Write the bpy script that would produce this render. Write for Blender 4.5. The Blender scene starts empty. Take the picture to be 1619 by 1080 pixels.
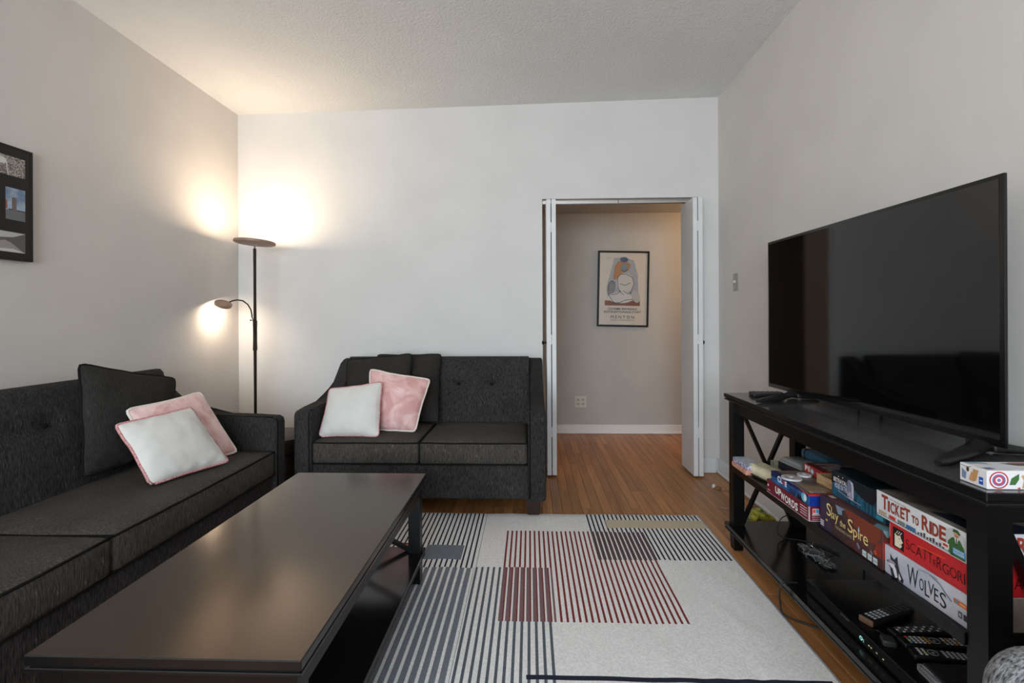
import bpy, bmesh, math, random
from mathutils import Vector, Matrix, noise as mnoise
SC = bpy.context.scene
COL = SC.collection
R = math.radians
PI = math.pi

# ------------------------------------------------------------------ camera
cd = bpy.data.cameras.new('camera')
cam = bpy.data.objects.new('camera', cd)
COL.objects.link(cam)
SC.camera = cam
cd.sensor_fit = 'HORIZONTAL'
cd.sensor_width = 36.0
cd.lens = 780.0 / 1619.0 * 36.0
cd.shift_y = -36.0 / 1619.0
cd.clip_start = 0.02
cam.matrix_world = (Matrix.Translation((0, 0, 1.13)) @ Matrix.Rotation(R(2.02), 4, 'Z')
                    @ Matrix.Rotation(R(90), 4, 'X') @ Matrix.Rotation(R(-0.25), 4, 'Z'))
# ------------------------------------------------------------------ world, daylight, exposure
w = bpy.data.worlds.new('sky')
SC.world = w
w.use_nodes = True
w.node_tree.nodes['Background'].inputs[0].default_value = (0.80, 0.90, 1.0, 1)
w.node_tree.nodes['Background'].inputs[1].default_value = 2.0
vs = SC.view_settings
vs.view_transform = 'Standard'
vs.look = 'None'
vs.gamma = 1.0
vs.use_curve_mapping = False
vs.exposure = 0.0


def lamp(name, kind, loc, energy, color, rot=(0, 0, 0), size=None, size_y=None, shape=None):
    l = bpy.data.lights.new(name, kind)
    l.energy = energy
    l.color = color
    if kind == 'AREA':
        l.shape = shape or 'RECTANGLE'
        l.size = size
        if size_y:
            l.size_y = size_y
    elif size is not None:
        l.shadow_soft_size = size
    o = bpy.data.objects.new(name, l)
    o.location = loc
    o.rotation_euler = rot
    COL.objects.link(o)
    return o


# daylight coming through the big window behind the camera
lamp('window_daylight', 'AREA', (-0.75, -2.86, 1.50), 190, (0.81, 0.915, 1.0), (R(90), 0, 0), 2.6, 1.7)
# the hall has its own warm ceiling lamp, out of sight to the right
lamp('hall_lamp_light', 'POINT', (2.15, 4.30, 1.95), 19, (1.0, 0.60, 0.29), size=0.07)

# ------------------------------------------------------------------ material helpers
MATS = {}


def lin(c):
    return tuple(((v / 255) / 12.92 if v / 255 <= 0.04045 else ((v / 255 + 0.055) / 1.055) ** 2.4) for v in c) + (1.0,)


def mat(name, rgb, rough=0.6, metal=0.0, spec=0.5, emit=None, estr=0.0, coat=0.0, alpha_tr=0.0):
    if name in MATS:
        return MATS[name]
    m = bpy.data.materials.new(name)
    m.use_nodes = True
    b = m.node_tree.nodes['Principled BSDF']
    b.inputs['Base Color'].default_value = lin(rgb)
    b.inputs['Roughness'].default_value = rough
    b.inputs['Metallic'].default_value = metal
    b.inputs['Specular IOR Level'].default_value = spec
    b.inputs['Coat Weight'].default_value = coat
    b.inputs['Transmission Weight'].default_value = alpha_tr
    if emit:
        b.inputs['Emission Color'].default_value = lin(emit)
        b.inputs['Emission Strength'].default_value = estr
    MATS[name] = m
    return m


def nodes(m):
    nt = m.node_tree
    return nt, nt.nodes, nt.links, nt.nodes['Principled BSDF']


def add_noise(m, c1, c2, scale=20, detail=4, stretch=(1, 1, 1), bump=0.0, bdist=0.002, lo=0.35, hi=0.65, coord='Object', dist=0.0):
    nt, N, L, b = nodes(m)
    tc = N.new('ShaderNodeTexCoord')
    mp = N.new('ShaderNodeMapping')
    mp.inputs['Scale'].default_value = stretch
    L.new(tc.outputs[coord], mp.inputs['Vector'])
    no = N.new('ShaderNodeTexNoise')
    no.inputs['Scale'].default_value = scale
    no.inputs['Detail'].default_value = detail
    no.inputs['Distortion'].default_value = dist
    L.new(mp.outputs[0], no.inputs['Vector'])
    cr = N.new('ShaderNodeValToRGB')
    cr.color_ramp.elements[0].position = lo
    cr.color_ramp.elements[1].position = hi
    cr.color_ramp.elements[0].color = lin(c1)
    cr.color_ramp.elements[1].color = lin(c2)
    L.new(no.outputs['Fac'], cr.inputs[0])
    L.new(cr.outputs[0], b.inputs['Base Color'])
    if bump:
        bp = N.new('ShaderNodeBump')
        bp.inputs['Strength'].default_value = bump
        bp.inputs['Distance'].default_value = bdist
        L.new(no.outputs['Fac'], bp.inputs['Height'])
        L.new(bp.outputs[0], b.inputs['Normal'])
    return m


def nmat(name, c1, c2, rough=0.6, scale=20, **k):
    if name in MATS:
        return MATS[name]
    sp = k.pop('spec', 0.5)
    return add_noise(mat(name, c1, rough, spec=sp), c1, c2, scale, **k)


def flat(rgb, rough=0.45):
    return mat('print_%d_%d_%d' % tuple(rgb), rgb, rough, spec=0.35)


def fabric_mat(name, c1, c2, rib=1.0, fleck=(120, 116, 110), fl=0.62, axis='X', wear=0.0, sheen=0.0):
    """ribbed chenille: thread colour, light flecks and a rib relief"""
    m = mat(name, c1, 0.92, spec=0.2)
    nt, N, L, b = nodes(m)
    b.inputs['Sheen Weight'].default_value = sheen
    tc = N.new('ShaderNodeTexCoord')
    mp = N.new('ShaderNodeMapping')
    st = {'X': (190, 190, 38), 'Z': (38, 38, 200)}[axis]
    mp.inputs['Scale'].default_value = st
    L.new(tc.outputs['Object'], mp.inputs['Vector'])
    n1 = N.new('ShaderNodeTexNoise')
    n1.inputs['Scale'].default_value = 1.0
    n1.inputs['Detail'].default_value = 3
    L.new(mp.outputs[0], n1.inputs['Vector'])
    n2 = N.new('ShaderNodeTexNoise')
    n2.inputs['Scale'].default_value = 7
    n2.inputs['Detail'].default_value = 3
    L.new(tc.outputs['Object'], n2.inputs['Vector'])
    cr = N.new('ShaderNodeValToRGB')
    e = cr.color_ramp.elements
    e[0].position = 0.3
    e[0].color = lin(c1)
    e[1].position = 0.7
    e[1].color = lin(c2)
    x = e.new(fl + 0.14)
    x.color = lin(fleck)
    L.new(n1.outputs['Fac'], cr.inputs[0])
    mx = N.new('ShaderNodeMix')
    mx.data_type = 'RGBA'
    mx.blend_type = 'MULTIPLY'
    mx.inputs['Factor'].default_value = 0.5
    c3 = N.new('ShaderNodeValToRGB')
    c3.color_ramp.elements[0].position = 0.3
    c3.color_ramp.elements[0].color = (0.55, 0.55, 0.55, 1)
    c3.color_ramp.elements[1].position = 0.7
    L.new(n2.outputs['Fac'], c3.inputs[0])
    L.new(cr.outputs[0], mx.inputs[6])
    L.new(c3.outputs[0], mx.inputs[7])
    L.new(mx.outputs[2], b.inputs['Base Color'])
    bp = N.new('ShaderNodeBump')
    bp.inputs['Strength'].default_value = 0.8 * rib
    bp.inputs['Distance'].default_value = 0.004
    L.new(n1.outputs['Fac'], bp.inputs['Height'])
    L.new(bp.outputs[0], b.inputs['Normal'])
    return m


# ------------------------------------------------------------------ object helpers
W = {}


def put(o, parent, wm):
    """link o; wm is its world matrix (identity for world-built meshes)"""
    COL.objects.link(o)
    if parent is not None:
        o.parent = parent
        W[o] = W[parent].copy()
    else:
        o.matrix_basis = wm
        W[o] = wm.copy()


def mesh_from(name, bm, mats, smooth=None):
    bmesh.ops.recalc_face_normals(bm, faces=bm.faces[:])
    me = bpy.data.meshes.new(name)
    bm.to_mesh(me)
    bm.free()
    if not isinstance(mats, (list, tuple)):
        mats = [mats]
    for m in mats:
        me.materials.append(m)
    if smooth is not None:
        me.shade_smooth()
        if smooth < 179:
            me.set_sharp_from_angle(angle=R(smooth))
    return me


def obj(name, bm, mats, parent=None, smooth=None, loc=None, label=None):
    """one mesh object; coordinates are local to the parent (or to loc)"""
    o = bpy.data.objects.new(name, mesh_from(name, bm, mats, smooth))
    put(o, parent, Matrix.Translation(loc or (0, 0, 0)))
    if label:
        o['label'] = label
    return o


def tag(o, label, cat, group=None):
    o['label'] = label
    o['category'] = cat
    if group:
        o['group'] = group
    return o


def struct(o):
    o['kind'] = 'structure'
    return o


def thing(name, label, cat, loc=(0, 0, 0), rz=0.0, group=None, m=None):
    o = bpy.data.objects.new(name, None)
    o.empty_display_size = 0.05
    COL.objects.link(o)
    mw = m if m is not None else Matrix.Translation(loc) @ Matrix.Rotation(rz, 4, 'Z')
    o.matrix_basis = mw
    W[o] = mw.copy()
    if label:
        tag(o, label, cat, group)
    return o


def box(bm, x0, x1, y0, y1, z0, z1, bev=0.0, seg=1, mi=0, M=None):
    r = bmesh.ops.create_cube(bm, size=1.0)
    vs_ = r['verts']
    for v in vs_:
        v.co = Vector(((x0 + x1) / 2 + v.co.x * (x1 - x0), (y0 + y1) / 2 + v.co.y * (y1 - y0), (z0 + z1) / 2 + v.co.z * (z1 - z0)))
    fs = set(f for v in vs_ for f in v.link_faces)
    if bev > 0:
        es = list(set(e for v in vs_ for e in v.link_edges))
        rr = bmesh.ops.bevel(bm, geom=es, offset=bev, segments=seg, profile=0.5, affect='EDGES')
        vs_ = list(set(v for f in rr['faces'] for v in f.verts) | set(v for v in vs_ if v.is_valid))
        fs = set(f for v in vs_ for f in v.link_faces)
    for f in fs:
        f.material_index = mi
    if M is not None:
        bmesh.ops.transform(bm, matrix=M, verts=list(vs_))
    return vs_


def B(*a, **k):
    bm = bmesh.new()
    box(bm, *a, **k)
    return bm


def frame_at(d):
    d = d.normalized()
    up = Vector((0, 0, 1)) if abs(d.z) < 0.95 else Vector((0, 1, 0))
    a = d.cross(up).normalized()
    return a, a.cross(d).normalized()


def tube(bm, pts, r, n=8, closed=False, caps=True, mi=0, rs=None):
    pts = [Vector(p) for p in pts]
    k = len(pts)
    rings = []
    pa = None
    for i, p in enumerate(pts):
        if closed:
            d = pts[(i + 1) % k] - pts[i - 1]
        else:
            d = pts[min(i + 1, k - 1)] - pts[max(i - 1, 0)]
        if d.length < 1e-9:
            d = Vector((0, 0, 1))
        d.normalize()
        if pa is None:
            a, b = frame_at(d)
        else:
            a = (pa - d * pa.dot(d))
            a = a.normalized() if a.length > 1e-6 else frame_at(d)[0]
            b = d.cross(a)
        pa = a
        rr = rs[i] if rs else r
        rings.append([bm.verts.new(p + a * (rr * math.cos(2 * PI * j / n)) + b * (rr * math.sin(2 * PI * j / n))) for j in range(n)])
    for i in range(k if closed else k - 1):
        A, Bq = rings[i], rings[(i + 1) % k]
        off = 0
        if closed and i == k - 1:
            off = min(range(n), key=lambda s: (A[0].co - Bq[s].co).length)
        for j in range(n):
            f = bm.faces.new((A[j], A[(j + 1) % n], Bq[(j + 1 + off) % n], Bq[(j + off) % n]))
            f.material_index = mi
    if caps and not closed:
        for rg in (rings[0], rings[-1]):
            bm.faces.new(rg).material_index = mi
    return rings


def lathe(bm, prof, n=32, M=None, mi=0):
    rings = []
    for r, z in prof:
        if r < 1e-6:
            rings.append([bm.verts.new((0, 0, z))])
        else:
            rings.append([bm.verts.new((r * math.cos(2 * PI * j / n), r * math.sin(2 * PI * j / n), z)) for j in range(n)])
    for A, Bq in zip(rings, rings[1:]):
        for j in range(n):
            a, b = A[j % len(A)], A[(j + 1) % len(A)]
            c, d = Bq[(j + 1) % len(Bq)], Bq[j % len(Bq)]
            q = []
            for v in (a, b, c, d):
                if v not in q:
                    q.append(v)
            if len(q) > 2:
                bm.faces.new(q).material_index = mi
    for rg in (rings[0], rings[-1]):
        if len(rg) > 1:
            bm.faces.new(rg).material_index = mi
    if M is not None:
        bmesh.ops.transform(bm, matrix=M, verts=[v for rg in rings for v in rg])


def prism(bm, pts, y0, y1, f=lambda a, b, y: (a, y, b), bev=0.0, seg=2, mi=0):
    """extrude a 2D outline (a,b) between y0 and y1"""
    A = [bm.verts.new(f(a, b, y0)) for a, b in pts]
    Bq = [bm.verts.new(f(a, b, y1)) for a, b in pts]
    fs = [bm.faces.new(A), bm.faces.new(Bq[::-1])]
    k = len(pts)
    for i in range(k):
        fs.append(bm.faces.new((A[i], A[(i + 1) % k], Bq[(i + 1) % k], Bq[i])))
    if bev:
        es = list(set(e for ff in fs[:2] for e in ff.edges))
        bmesh.ops.bevel(bm, geom=es, offset=bev, segments=seg, profile=0.5, affect='EDGES')
    for ff in bm.faces:
        if mi:
            ff.material_index = mi


def ball(bm, c, r, sx=1, sy=1, sz=1, u=16, v=10):
    rr = bmesh.ops.create_uvsphere(bm, u_segments=u, v_segments=v, radius=r)
    for x in rr['verts']:
        x.co = Vector((c[0] + x.co.x * sx, c[1] + x.co.y * sy, c[2] + x.co.z * sz))


def axis_steps(a, r, n, s):
    o = [-a + r * (1 - math.cos(PI / 2 * i / s)) for i in range(s)]
    m = [-(a - r) + 2 * (a - r) * i / n for i in range(n + 1)]
    return o + m + [-x for x in reversed(o)]


def rbox(bm, x0, x1, y0, y1, z0, z1, r, n=8, s=3, fn=None):
    """rounded soft box with a dense grid, optional deformation fn(Vector, unit)->Vector"""
    c = Vector(((x0 + x1) / 2, (y0 + y1) / 2, (z0 + z1) / 2))
    h = ((x1 - x0) / 2, (y1 - y0) / 2, (z1 - z0) / 2)
    r = min(r, min(h) * 0.99)
    st = [axis_steps(h[i], r, n, s) for i in range(3)]
    cache = {}

    def vert(i, j, k):
        key = (i, j, k)
        if key in cache:
            return cache[key]
        p = Vector((st[0][i], st[1][j], st[2][k]))
        q = Vector([max(-(h[t] - r), min(h[t] - r, p[t])) for t in range(3)])
        d = p - q
        if d.length > 1e-9:
            p = q + d.normalized() * r
        un = Vector([p[t] / h[t] for t in range(3)])
        p = p + c
        if fn:
            p = fn(p, un)
        cache[key] = bm.verts.new(p)
        return cache[key]
    n0, n1, n2 = len(st[0]) - 1, len(st[1]) - 1, len(st[2]) - 1
    for a, b, cc, mk in ((n0, n1, n2, lambda i, j, k: (i, j, k)), (n1, n2, n0, lambda i, j, k: (k, i, j)), (n2, n0, n1, lambda i, j, k: (j, k, i))):
        for side in (0, cc):
            for i in range(a):
                for j in range(b):
                    q = [vert(*mk(i, j, side)), vert(*mk(i + 1, j, side)), vert(*mk(i + 1, j + 1, side)), vert(*mk(i, j + 1, side))]
                    if len(set(q)) == 4:
                        try:
                            bm.faces.new(q)
                        except ValueError:
                            pass


# ------------------------------------------------------------------ flat print on faces
DG = None


def text_mesh(s, bold=0.0, shear=0.0, spacing=1.0):
    c = bpy.data.curves.new('t', 'FONT')
    c.body = s
    c.size = 1.0
    c.offset = bold
    c.shear = shear
    c.space_character = spacing
    c.extrude = 0.0
    c.resolution_u = 3
    o = bpy.data.objects.new('t', c)
    COL.objects.link(o)
    bpy.context.view_layer.update()
    dg = bpy.context.evaluated_depsgraph_get()
    me = bpy.data.meshes.new_from_object(o.evaluated_get(dg))
    bpy.data.objects.remove(o)
    bpy.data.curves.remove(c)
    vs2 = [(v.co.x, v.co.y) for v in me.vertices]
    fs = [tuple(p.vertices) for p in me.polygons]
    bpy.data.meshes.remove(me)
    return vs2, fs


TC = {}


def put_text(bm, s, x, y, wd, ht, face, mi=0, bold=0.0, shear=0.0, spacing=1.0, warp=None, lift=0.0006):
    """letters fitted into the rectangle (x, y, wd, ht) of a face"""
    key = (s, bold, shear, spacing)
    if key not in TC:
        TC[key] = text_mesh(s, bold, shear, spacing)
    V, Fs = TC[key]
    if not V:
        return
    ax = min(v[0] for v in V)
    bx = max(v[0] for v in V)
    ay = min(v[1] for v in V)
    by = max(v[1] for v in V)
    out = []
    for (u, v) in V:
        a = x + (u - ax) / max(bx - ax, 1e-6) * wd
        b = y + (v - ay) / max(by - ay, 1e-6) * ht
        if warp:
            a, b = warp(a, b)
        out.append(bm.verts.new(face(a, b, lift)))
    for f in Fs:
        try:
            bm.faces.new([out[i] for i in f]).material_index = mi
        except ValueError:
            pass


def front(L=0, H=0):
    return lambda x, z, e: Vector((x, -e, z))


def side(L):
    return lambda y, z, e: Vector((L + e, y, z))


def top(H):
    return lambda x, y, e: Vector((x, y, H + e))


class Art:
    """flat printed shapes and letters on one face of a box, one mesh"""

    def __init__(self, face):
        self.bm = bmesh.new()
        self.face = face
        self.mats = []
        self.n = 0

    def mi(self, c):
        m = c if not isinstance(c, tuple) else flat(c)
        if m not in self.mats:
            self.mats.append(m)
        return self.mats.index(m)

    def poly(self, c, pts, lift=None):
        self.n += 1
        e = lift if lift is not None else 0.0004 + 0.00003 * self.n
        vs_ = [self.bm.verts.new(self.face(x, y, e)) for x, y in pts]
        try:
            self.bm.faces.new(vs_).material_index = self.mi(c)
        except ValueError:
            pass
        return self

    def rect(self, c, x0, x1, y0, y1):
        return self.poly(c, [(x0, y0), (x1, y0), (x1, y1), (x0, y1)])

    def oval(self, c, x, y, rx, ry, n=20, rot=0.0):
        return self.poly(c, [(x + rx * math.cos(2 * PI * i / n) * math.cos(rot) - ry * math.sin(2 * PI * i / n) * math.sin(rot),
                              y + rx * math.cos(2 * PI * i / n) * math.sin(rot) + ry * math.sin(2 * PI * i / n) * math.cos(rot)) for i in range(n)])

    def line(self, c, pts, wd):
        for (a, b), (p, q) in zip(pts, pts[1:]):
            d = math.hypot(p - a, q - b) or 1
            nx, ny = -(q - b) / d * wd / 2, (p - a) / d * wd / 2
            self.poly(c, [(a - nx, b - ny), (p - nx, q - ny), (p + nx, q + ny), (a + nx, b + ny)])
        return self

    def text(self, c, s, x, y, wd, ht, **k):
        self.n += 1
        put_text(self.bm, s, x, y, wd, ht, self.face, self.mi(c), lift=0.0006 + 0.00003 * self.n, **k)
        return self

    def done(self, name, parent):
        me = bpy.data.meshes.new(name)
        self.bm.to_mesh(me)
        self.bm.free()
        for m in self.mats:
            me.materials.append(m)
        o = bpy.data.objects.new(name, me)
        put(o, parent, Matrix.Identity(4))
        return o


# ------------------------------------------------------------------ shared materials
M_white_wall = nmat('white_wall_paint', (212, 210, 207), (217, 215, 212), 0.75, 3, bump=0.0)
M_side_wall = nmat('warm_grey_wall_paint', (205, 200, 195), (210, 205, 200), 0.75, 3)
M_hall_wall = nmat('greige_hall_paint', (178, 176, 172), (184, 182, 178), 0.75, 3)
M_trim = mat('white_trim_paint', (226, 227, 228), 0.4)
M_door = nmat('white_door_paint', (216, 216, 216), (222, 222, 221), 0.45, 6)
M_black = mat('black_lacquer', (10, 9, 9), 0.36, spec=0.28)
M_table_top = nmat('black_table_lacquer', (22, 15, 11), (28, 19, 14), 0.17, 5, spec=0.85)
M_edge = mat('black_moulding_lacquer', (13, 13, 14), 0.25, spec=0.5)
M_shelf = mat('black_shelf_lacquer', (16, 15, 15), 0.16, spec=0.6)
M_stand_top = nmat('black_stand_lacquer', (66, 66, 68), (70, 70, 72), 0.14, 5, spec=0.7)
nodes(M_table_top)[3].inputs['Specular Tint'].default_value = (1.0, 0.76, 0.54, 1)  # warm lamp glow put into the lacquer's reflection colour
M_fab = fabric_mat('charcoal_chenille', (32, 31, 31), (68, 66, 65), 1.0, fleck=(118, 116, 114))
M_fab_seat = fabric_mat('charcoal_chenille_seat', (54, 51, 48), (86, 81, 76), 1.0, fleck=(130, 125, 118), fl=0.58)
M_fab_worn = fabric_mat('scratched_charcoal_chenille', (30, 30, 30), (64, 62, 61), 2.2, fleck=(140, 137, 132), fl=0.60)
M_pil_dark = fabric_mat('charcoal_woven_cushion', (40, 38, 36), (56, 53, 50), 0.6, fleck=(84, 80, 75), fl=0.66)
M_pipe_dark = mat('dark_piping', (26, 25, 24), 0.9, spec=0.1)
M_leg = mat('dark_walnut_leg', (38, 24, 18), 0.4)
M_chrome = mat('brushed_metal', (190, 188, 184), 0.3, 1.0)
M_bronze = mat('dark_bronze', (52, 42, 36), 0.42, 0.6)
M_bronze_lit = mat('bounce_lit_bronze', (150, 126, 108), 0.5, 0.3)  # lamp bronze with light bounced off the wall mixed into its colour
M_cable = mat('black_cable', (14, 14, 15), 0.5)

# ceiling: popcorn texture
M_ceil = nmat('stippled_ceiling', (228, 229, 228), (233, 234, 233), 0.85, 2)
nt, N, L, b = nodes(M_ceil)
tc = N.new('ShaderNodeTexCoord')
vo = N.new('ShaderNodeTexNoise')
vo.inputs['Scale'].default_value = 70
vo.inputs['Detail'].default_value = 4
vo.inputs['Roughness'].default_value = 0.6
L.new(tc.outputs['Object'], vo.inputs['Vector'])
bp = N.new('ShaderNodeBump')
bp.inputs['Strength'].default_value = 0.8
bp.inputs['Distance'].default_value = 0.012
L.new(vo.outputs['Fac'], bp.inputs['Height'])
L.new(bp.outputs[0], b.inputs['Normal'])

# oak strip floor: tone differs per board
M_wood = mat('oak_strip', (150, 98, 60), 0.36, spec=0.45)
nt, N, L, b = nodes(M_wood)
tc = N.new('ShaderNodeTexCoord')
oi = N.new('ShaderNodeObjectInfo')
mp = N.new('ShaderNodeMapping')
mp.inputs['Scale'].default_value = (34, 2.2, 10)
L.new(tc.outputs['Object'], mp.inputs['Vector'])
ad = N.new('ShaderNodeVectorMath')
L.new(mp.outputs[0], ad.inputs[0])
cx = N.new('ShaderNodeCombineXYZ')
mu = N.new('ShaderNodeMath')
mu.operation = 'MULTIPLY'
mu.inputs[1].default_value = 57.0
L.new(oi.outputs['Random'], mu.inputs[0])
L.new(mu.outputs[0], cx.inputs[0])
L.new(mu.outputs[0], cx.inputs[1])
L.new(cx.outputs[0], ad.inputs[1])
no = N.new('ShaderNodeTexNoise')
no.inputs['Scale'].default_value = 1.0
no.inputs['Detail'].default_value = 5
no.inputs['Distortion'].default_value = 0.6
L.new(ad.outputs[0], no.inputs['Vector'])
cr = N.new('ShaderNodeValToRGB')
cr.color_ramp.elements[0].position = 0.3
cr.color_ramp.elements[0].color = lin((150, 98, 54))
cr.color_ramp.elements[1].position = 0.72
cr.color_ramp.elements[1].color = lin((186, 132, 80))
L.new(no.outputs['Fac'], cr.inputs[0])
hs = N.new('ShaderNodeHueSaturation')
mr = N.new('ShaderNodeMapRange')
mr.inputs['To Min'].default_value = 0.78
mr.inputs['To Max'].default_value = 1.18
L.new(oi.outputs['Random'], mr.inputs['Value'])
L.new(mr.outputs[0], hs.inputs['Value'])
L.new(cr.outputs[0], hs.inputs['Color'])
L.new(hs.outputs[0], b.inputs['Base Color'])

# ================================================================== ROOM SHELL
XL, XR, YB, YN = -2.2, 1.385, 3.66, -2.8
ZC = 2.712


def ceil_z(x):
    return 2.681 + (x - XL) / (XR - XL) * (2.745 - 2.681)


# floor slab and the oak boards lying on it
floor_o = struct(obj('floor', B(XL - 0.12, 3.0, YN - 0.1, 4.99, -0.08, -0.014), nmat('subfloor', (60, 38, 24), (70, 44, 28), 0.8, 8)))
random.seed(7)
BW = 0.0583
plank_meshes = {}


def plank_mesh(ln):
    if ln not in plank_meshes:
        g = 0.0006
        bm = B(-BW / 2 + g, BW / 2 - g, 0.0008, ln - 0.0008, -0.014, 0.0, bev=0.0009)
        plank_meshes[ln] = mesh_from('plank', bm, M_wood)
    return plank_meshes[ln]


def lay_board(x, y, ln):
    o = bpy.data.objects.new('plank', plank_mesh(ln))
    COL.objects.link(o)
    o.parent = floor_o
    o.location = (x, y, 0)


nrow = 0
x = XL + BW / 2
LENS = (0.9, 1.2, 1.5, 1.8)
while x < 1.43:
    y = 0.55 - random.choice((0.0, 0.3, 0.6))
    vis = x > -0.75
    while y < 4.87:
        ln = random.choice(LENS if vis else (1.8,))
        if y + ln > 4.87:
            ln = round(4.87 - y, 3)
            if ln < 0.05:
                break
        if x > XL and (y < 3.6 or 0.0 < x < 1.43 or True):
            lay_board(x, y, round(ln, 3))
        y = round(y + ln, 3)
    x += BW
# rest of the strip floor behind the camera and further along the hall, one mesh
bm = bmesh.new()
x = XL + BW / 2
while x < 1.43:
    box(bm, x - BW / 2 + 0.0006, x + BW / 2 - 0.0006, YN, -0.06, -0.014, -0.0004)
    x += BW
while x < 2.95:
    box(bm, x - BW / 2 + 0.0006, x + BW / 2 - 0.0006, 3.79, 4.868, -0.014, -0.0004)
    x += BW
far = obj('plank', bm, M_wood, floor_o)
far['kind'] = 'stuff'

# walls
struct(obj('wall_left', B(XL - 0.12, XL, YN - 0.1, YB + 0.12, -0.014, 2.80), M_side_wall))
struct(obj('wall_right', B(XR, XR + 0.12, YN - 0.1, YB, -0.014, 2.80), nmat('bounce_lit_wall_paint', (212, 207, 202), (217, 212, 207), 0.75, 3)))  # side wall paint, lightened to stand in for bounced light
DL, DR, DT = 0.098, 1.238, 2.016
bm = bmesh.new()
box(bm, XL, DL, YB, YB + 0.12, -0.014, 2.80)
box(bm, DR, XR + 0.12, YB, YB + 0.12, -0.014, 2.80)
box(bm, DL, DR, YB, YB + 0.12, DT, 2.80)
struct(obj('wall_back', bm, M_white_wall))
# ceiling, very slightly out of level like the old house
bm = bmesh.new()
zl, zr = ceil_z(XL - 0.12), ceil_z(XR + 0.12)
v = [bm.verts.new(p) for p in ((XL - 0.12, YN - 0.1, zl), (XR + 0.12, YN - 0.1, zr), (XR + 0.12, YB + 0.12, zr), (XL - 0.12, YB + 0.12, zl),
                               (XL - 0.12, YN - 0.1, 2.9), (XR + 0.12, YN - 0.1, 2.9), (XR + 0.12, YB + 0.12, 2.9), (XL - 0.12, YB + 0.12, 2.9))]
for f in ((0, 1, 2, 3), (4, 5, 6, 7), (0, 1, 5, 4), (1, 2, 6, 5), (2, 3, 7, 6), (3, 0, 4, 7)):
    bm.faces.new([v[i] for i in f])
struct(obj('ceiling', bm, M_ceil))
# near wall with the window behind the camera
WX0, WX1, WZ0, WZ1 = -2.05, 0.55, 0.65, 2.35
bm = bmesh.new()
box(bm, XL, WX0, YN - 0.1, YN, -0.014, 2.80)
box(bm, WX1, XR, YN - 0.1, YN, -0.014, 2.80)
box(bm, WX0, WX1, YN - 0.1, YN, -0.014, WZ0)
box(bm, WX0, WX1, YN - 0.1, YN, WZ1, 2.80)
struct(obj('wall_near', bm, M_white_wall))
win = struct(thing('window_1', None, None, (0, YN - 0.05, 0)))
for (a, b2, c, d) in ((WX0, WX1, WZ0, WZ0 + 0.04), (WX0, WX1, WZ1 - 0.04, WZ1), (WX0, WX0 + 0.04, WZ0, WZ1), (WX1 - 0.04, WX1, WZ0, WZ1), (-0.77, -0.73, WZ0, WZ1)):
    obj('window_bar', B(a, b2, -0.03, 0.03, c, d), M_trim, win)
# hall beyond the folding doors
HY, HZ = 4.87, 2.16
struct(obj('wall_hall_back', B(-1.6, 3.0, HY, HY + 0.1, -0.014, 2.3), M_hall_wall))
struct(obj('wall_hall_left', B(-1.7, -1.6, 3.78, HY + 0.1, -0.014, 2.3), M_hall_wall))
struct(obj('wall_hall_right', B(2.9, 3.0, 3.78, HY, -0.014, 2.3), M_hall_wall))
struct(obj('wall_hall_front', B(XR + 0.12, 2.9, 3.66, 3.78, -0.014, 2.3), M_hall_wall))
struct(obj('ceiling_hall', B(-1.6, 2.9, 3.78, HY, HZ, HZ + 0.1), M_hall_wall))


def baseboard(name, x0, x1, y0, y1, axis, sgn, h=0.088):
    """board with a small shoe moulding; sgn is the direction into the room"""
    bm = bmesh.new()
    if axis == 'x':
        yb = y0
        box(bm, x0, x1, min(yb, yb + sgn * 0.013), max(yb, yb + sgn * 0.013), 0.001, h, bev=0.003)
        box(bm, x0, x1, min(yb, yb + sgn * 0.026), max(yb, yb + sgn * 0.026), 0.001, 0.018, bev=0.006, seg=2)
    else:
        xb = x0
        box(bm, min(xb, xb + sgn * 0.013), max(xb, xb + sgn * 0.013), y0, y1, 0.001, h, bev=0.003)
        box(bm, min(xb, xb + sgn * 0.026), max(xb, xb + sgn * 0.026), y0, y1, 0.001, 0.018, bev=0.006, seg=2)
    return struct(obj(name, bm, M_trim))


baseboard('baseboard_hall', -1.6, 2.9, HY, HY, 'x', -1)
baseboard('baseboard_right', XR, XR, YN, YB, 'y', -1, 0.105)
baseboard('baseboard_back', DR + 0.0, XR - 0.03, YB, YB, 'x', -1, 0.105)
baseboard('baseboard_back_left', XL + 0.03, DL - 0.002, YB, YB, 'x', -1, 0.105)
baseboard('baseboard_left', XL, XL, YN, YB, 'y', 1, 0.105)

# folding door track under the header: two aluminium rails meeting in the middle
tr = struct(thing('trim_1', None, None, (0, 3.722, 0)))
for a, b2 in ((DL + 0.003, 0.664), (0.668, DR - 0.003)):
    bm = bmesh.new()
    box(bm, a, b2, -0.019, 0.019, 2.010, 2.014)
    box(bm, a, b2, -0.019, -0.014, 1.988, 2.010)
    box(bm, a, b2, 0.014, 0.019, 1.988, 2.010)
    obj('track_rail', bm, M_chrome, tr)

# two pairs of folded door leaves


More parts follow.
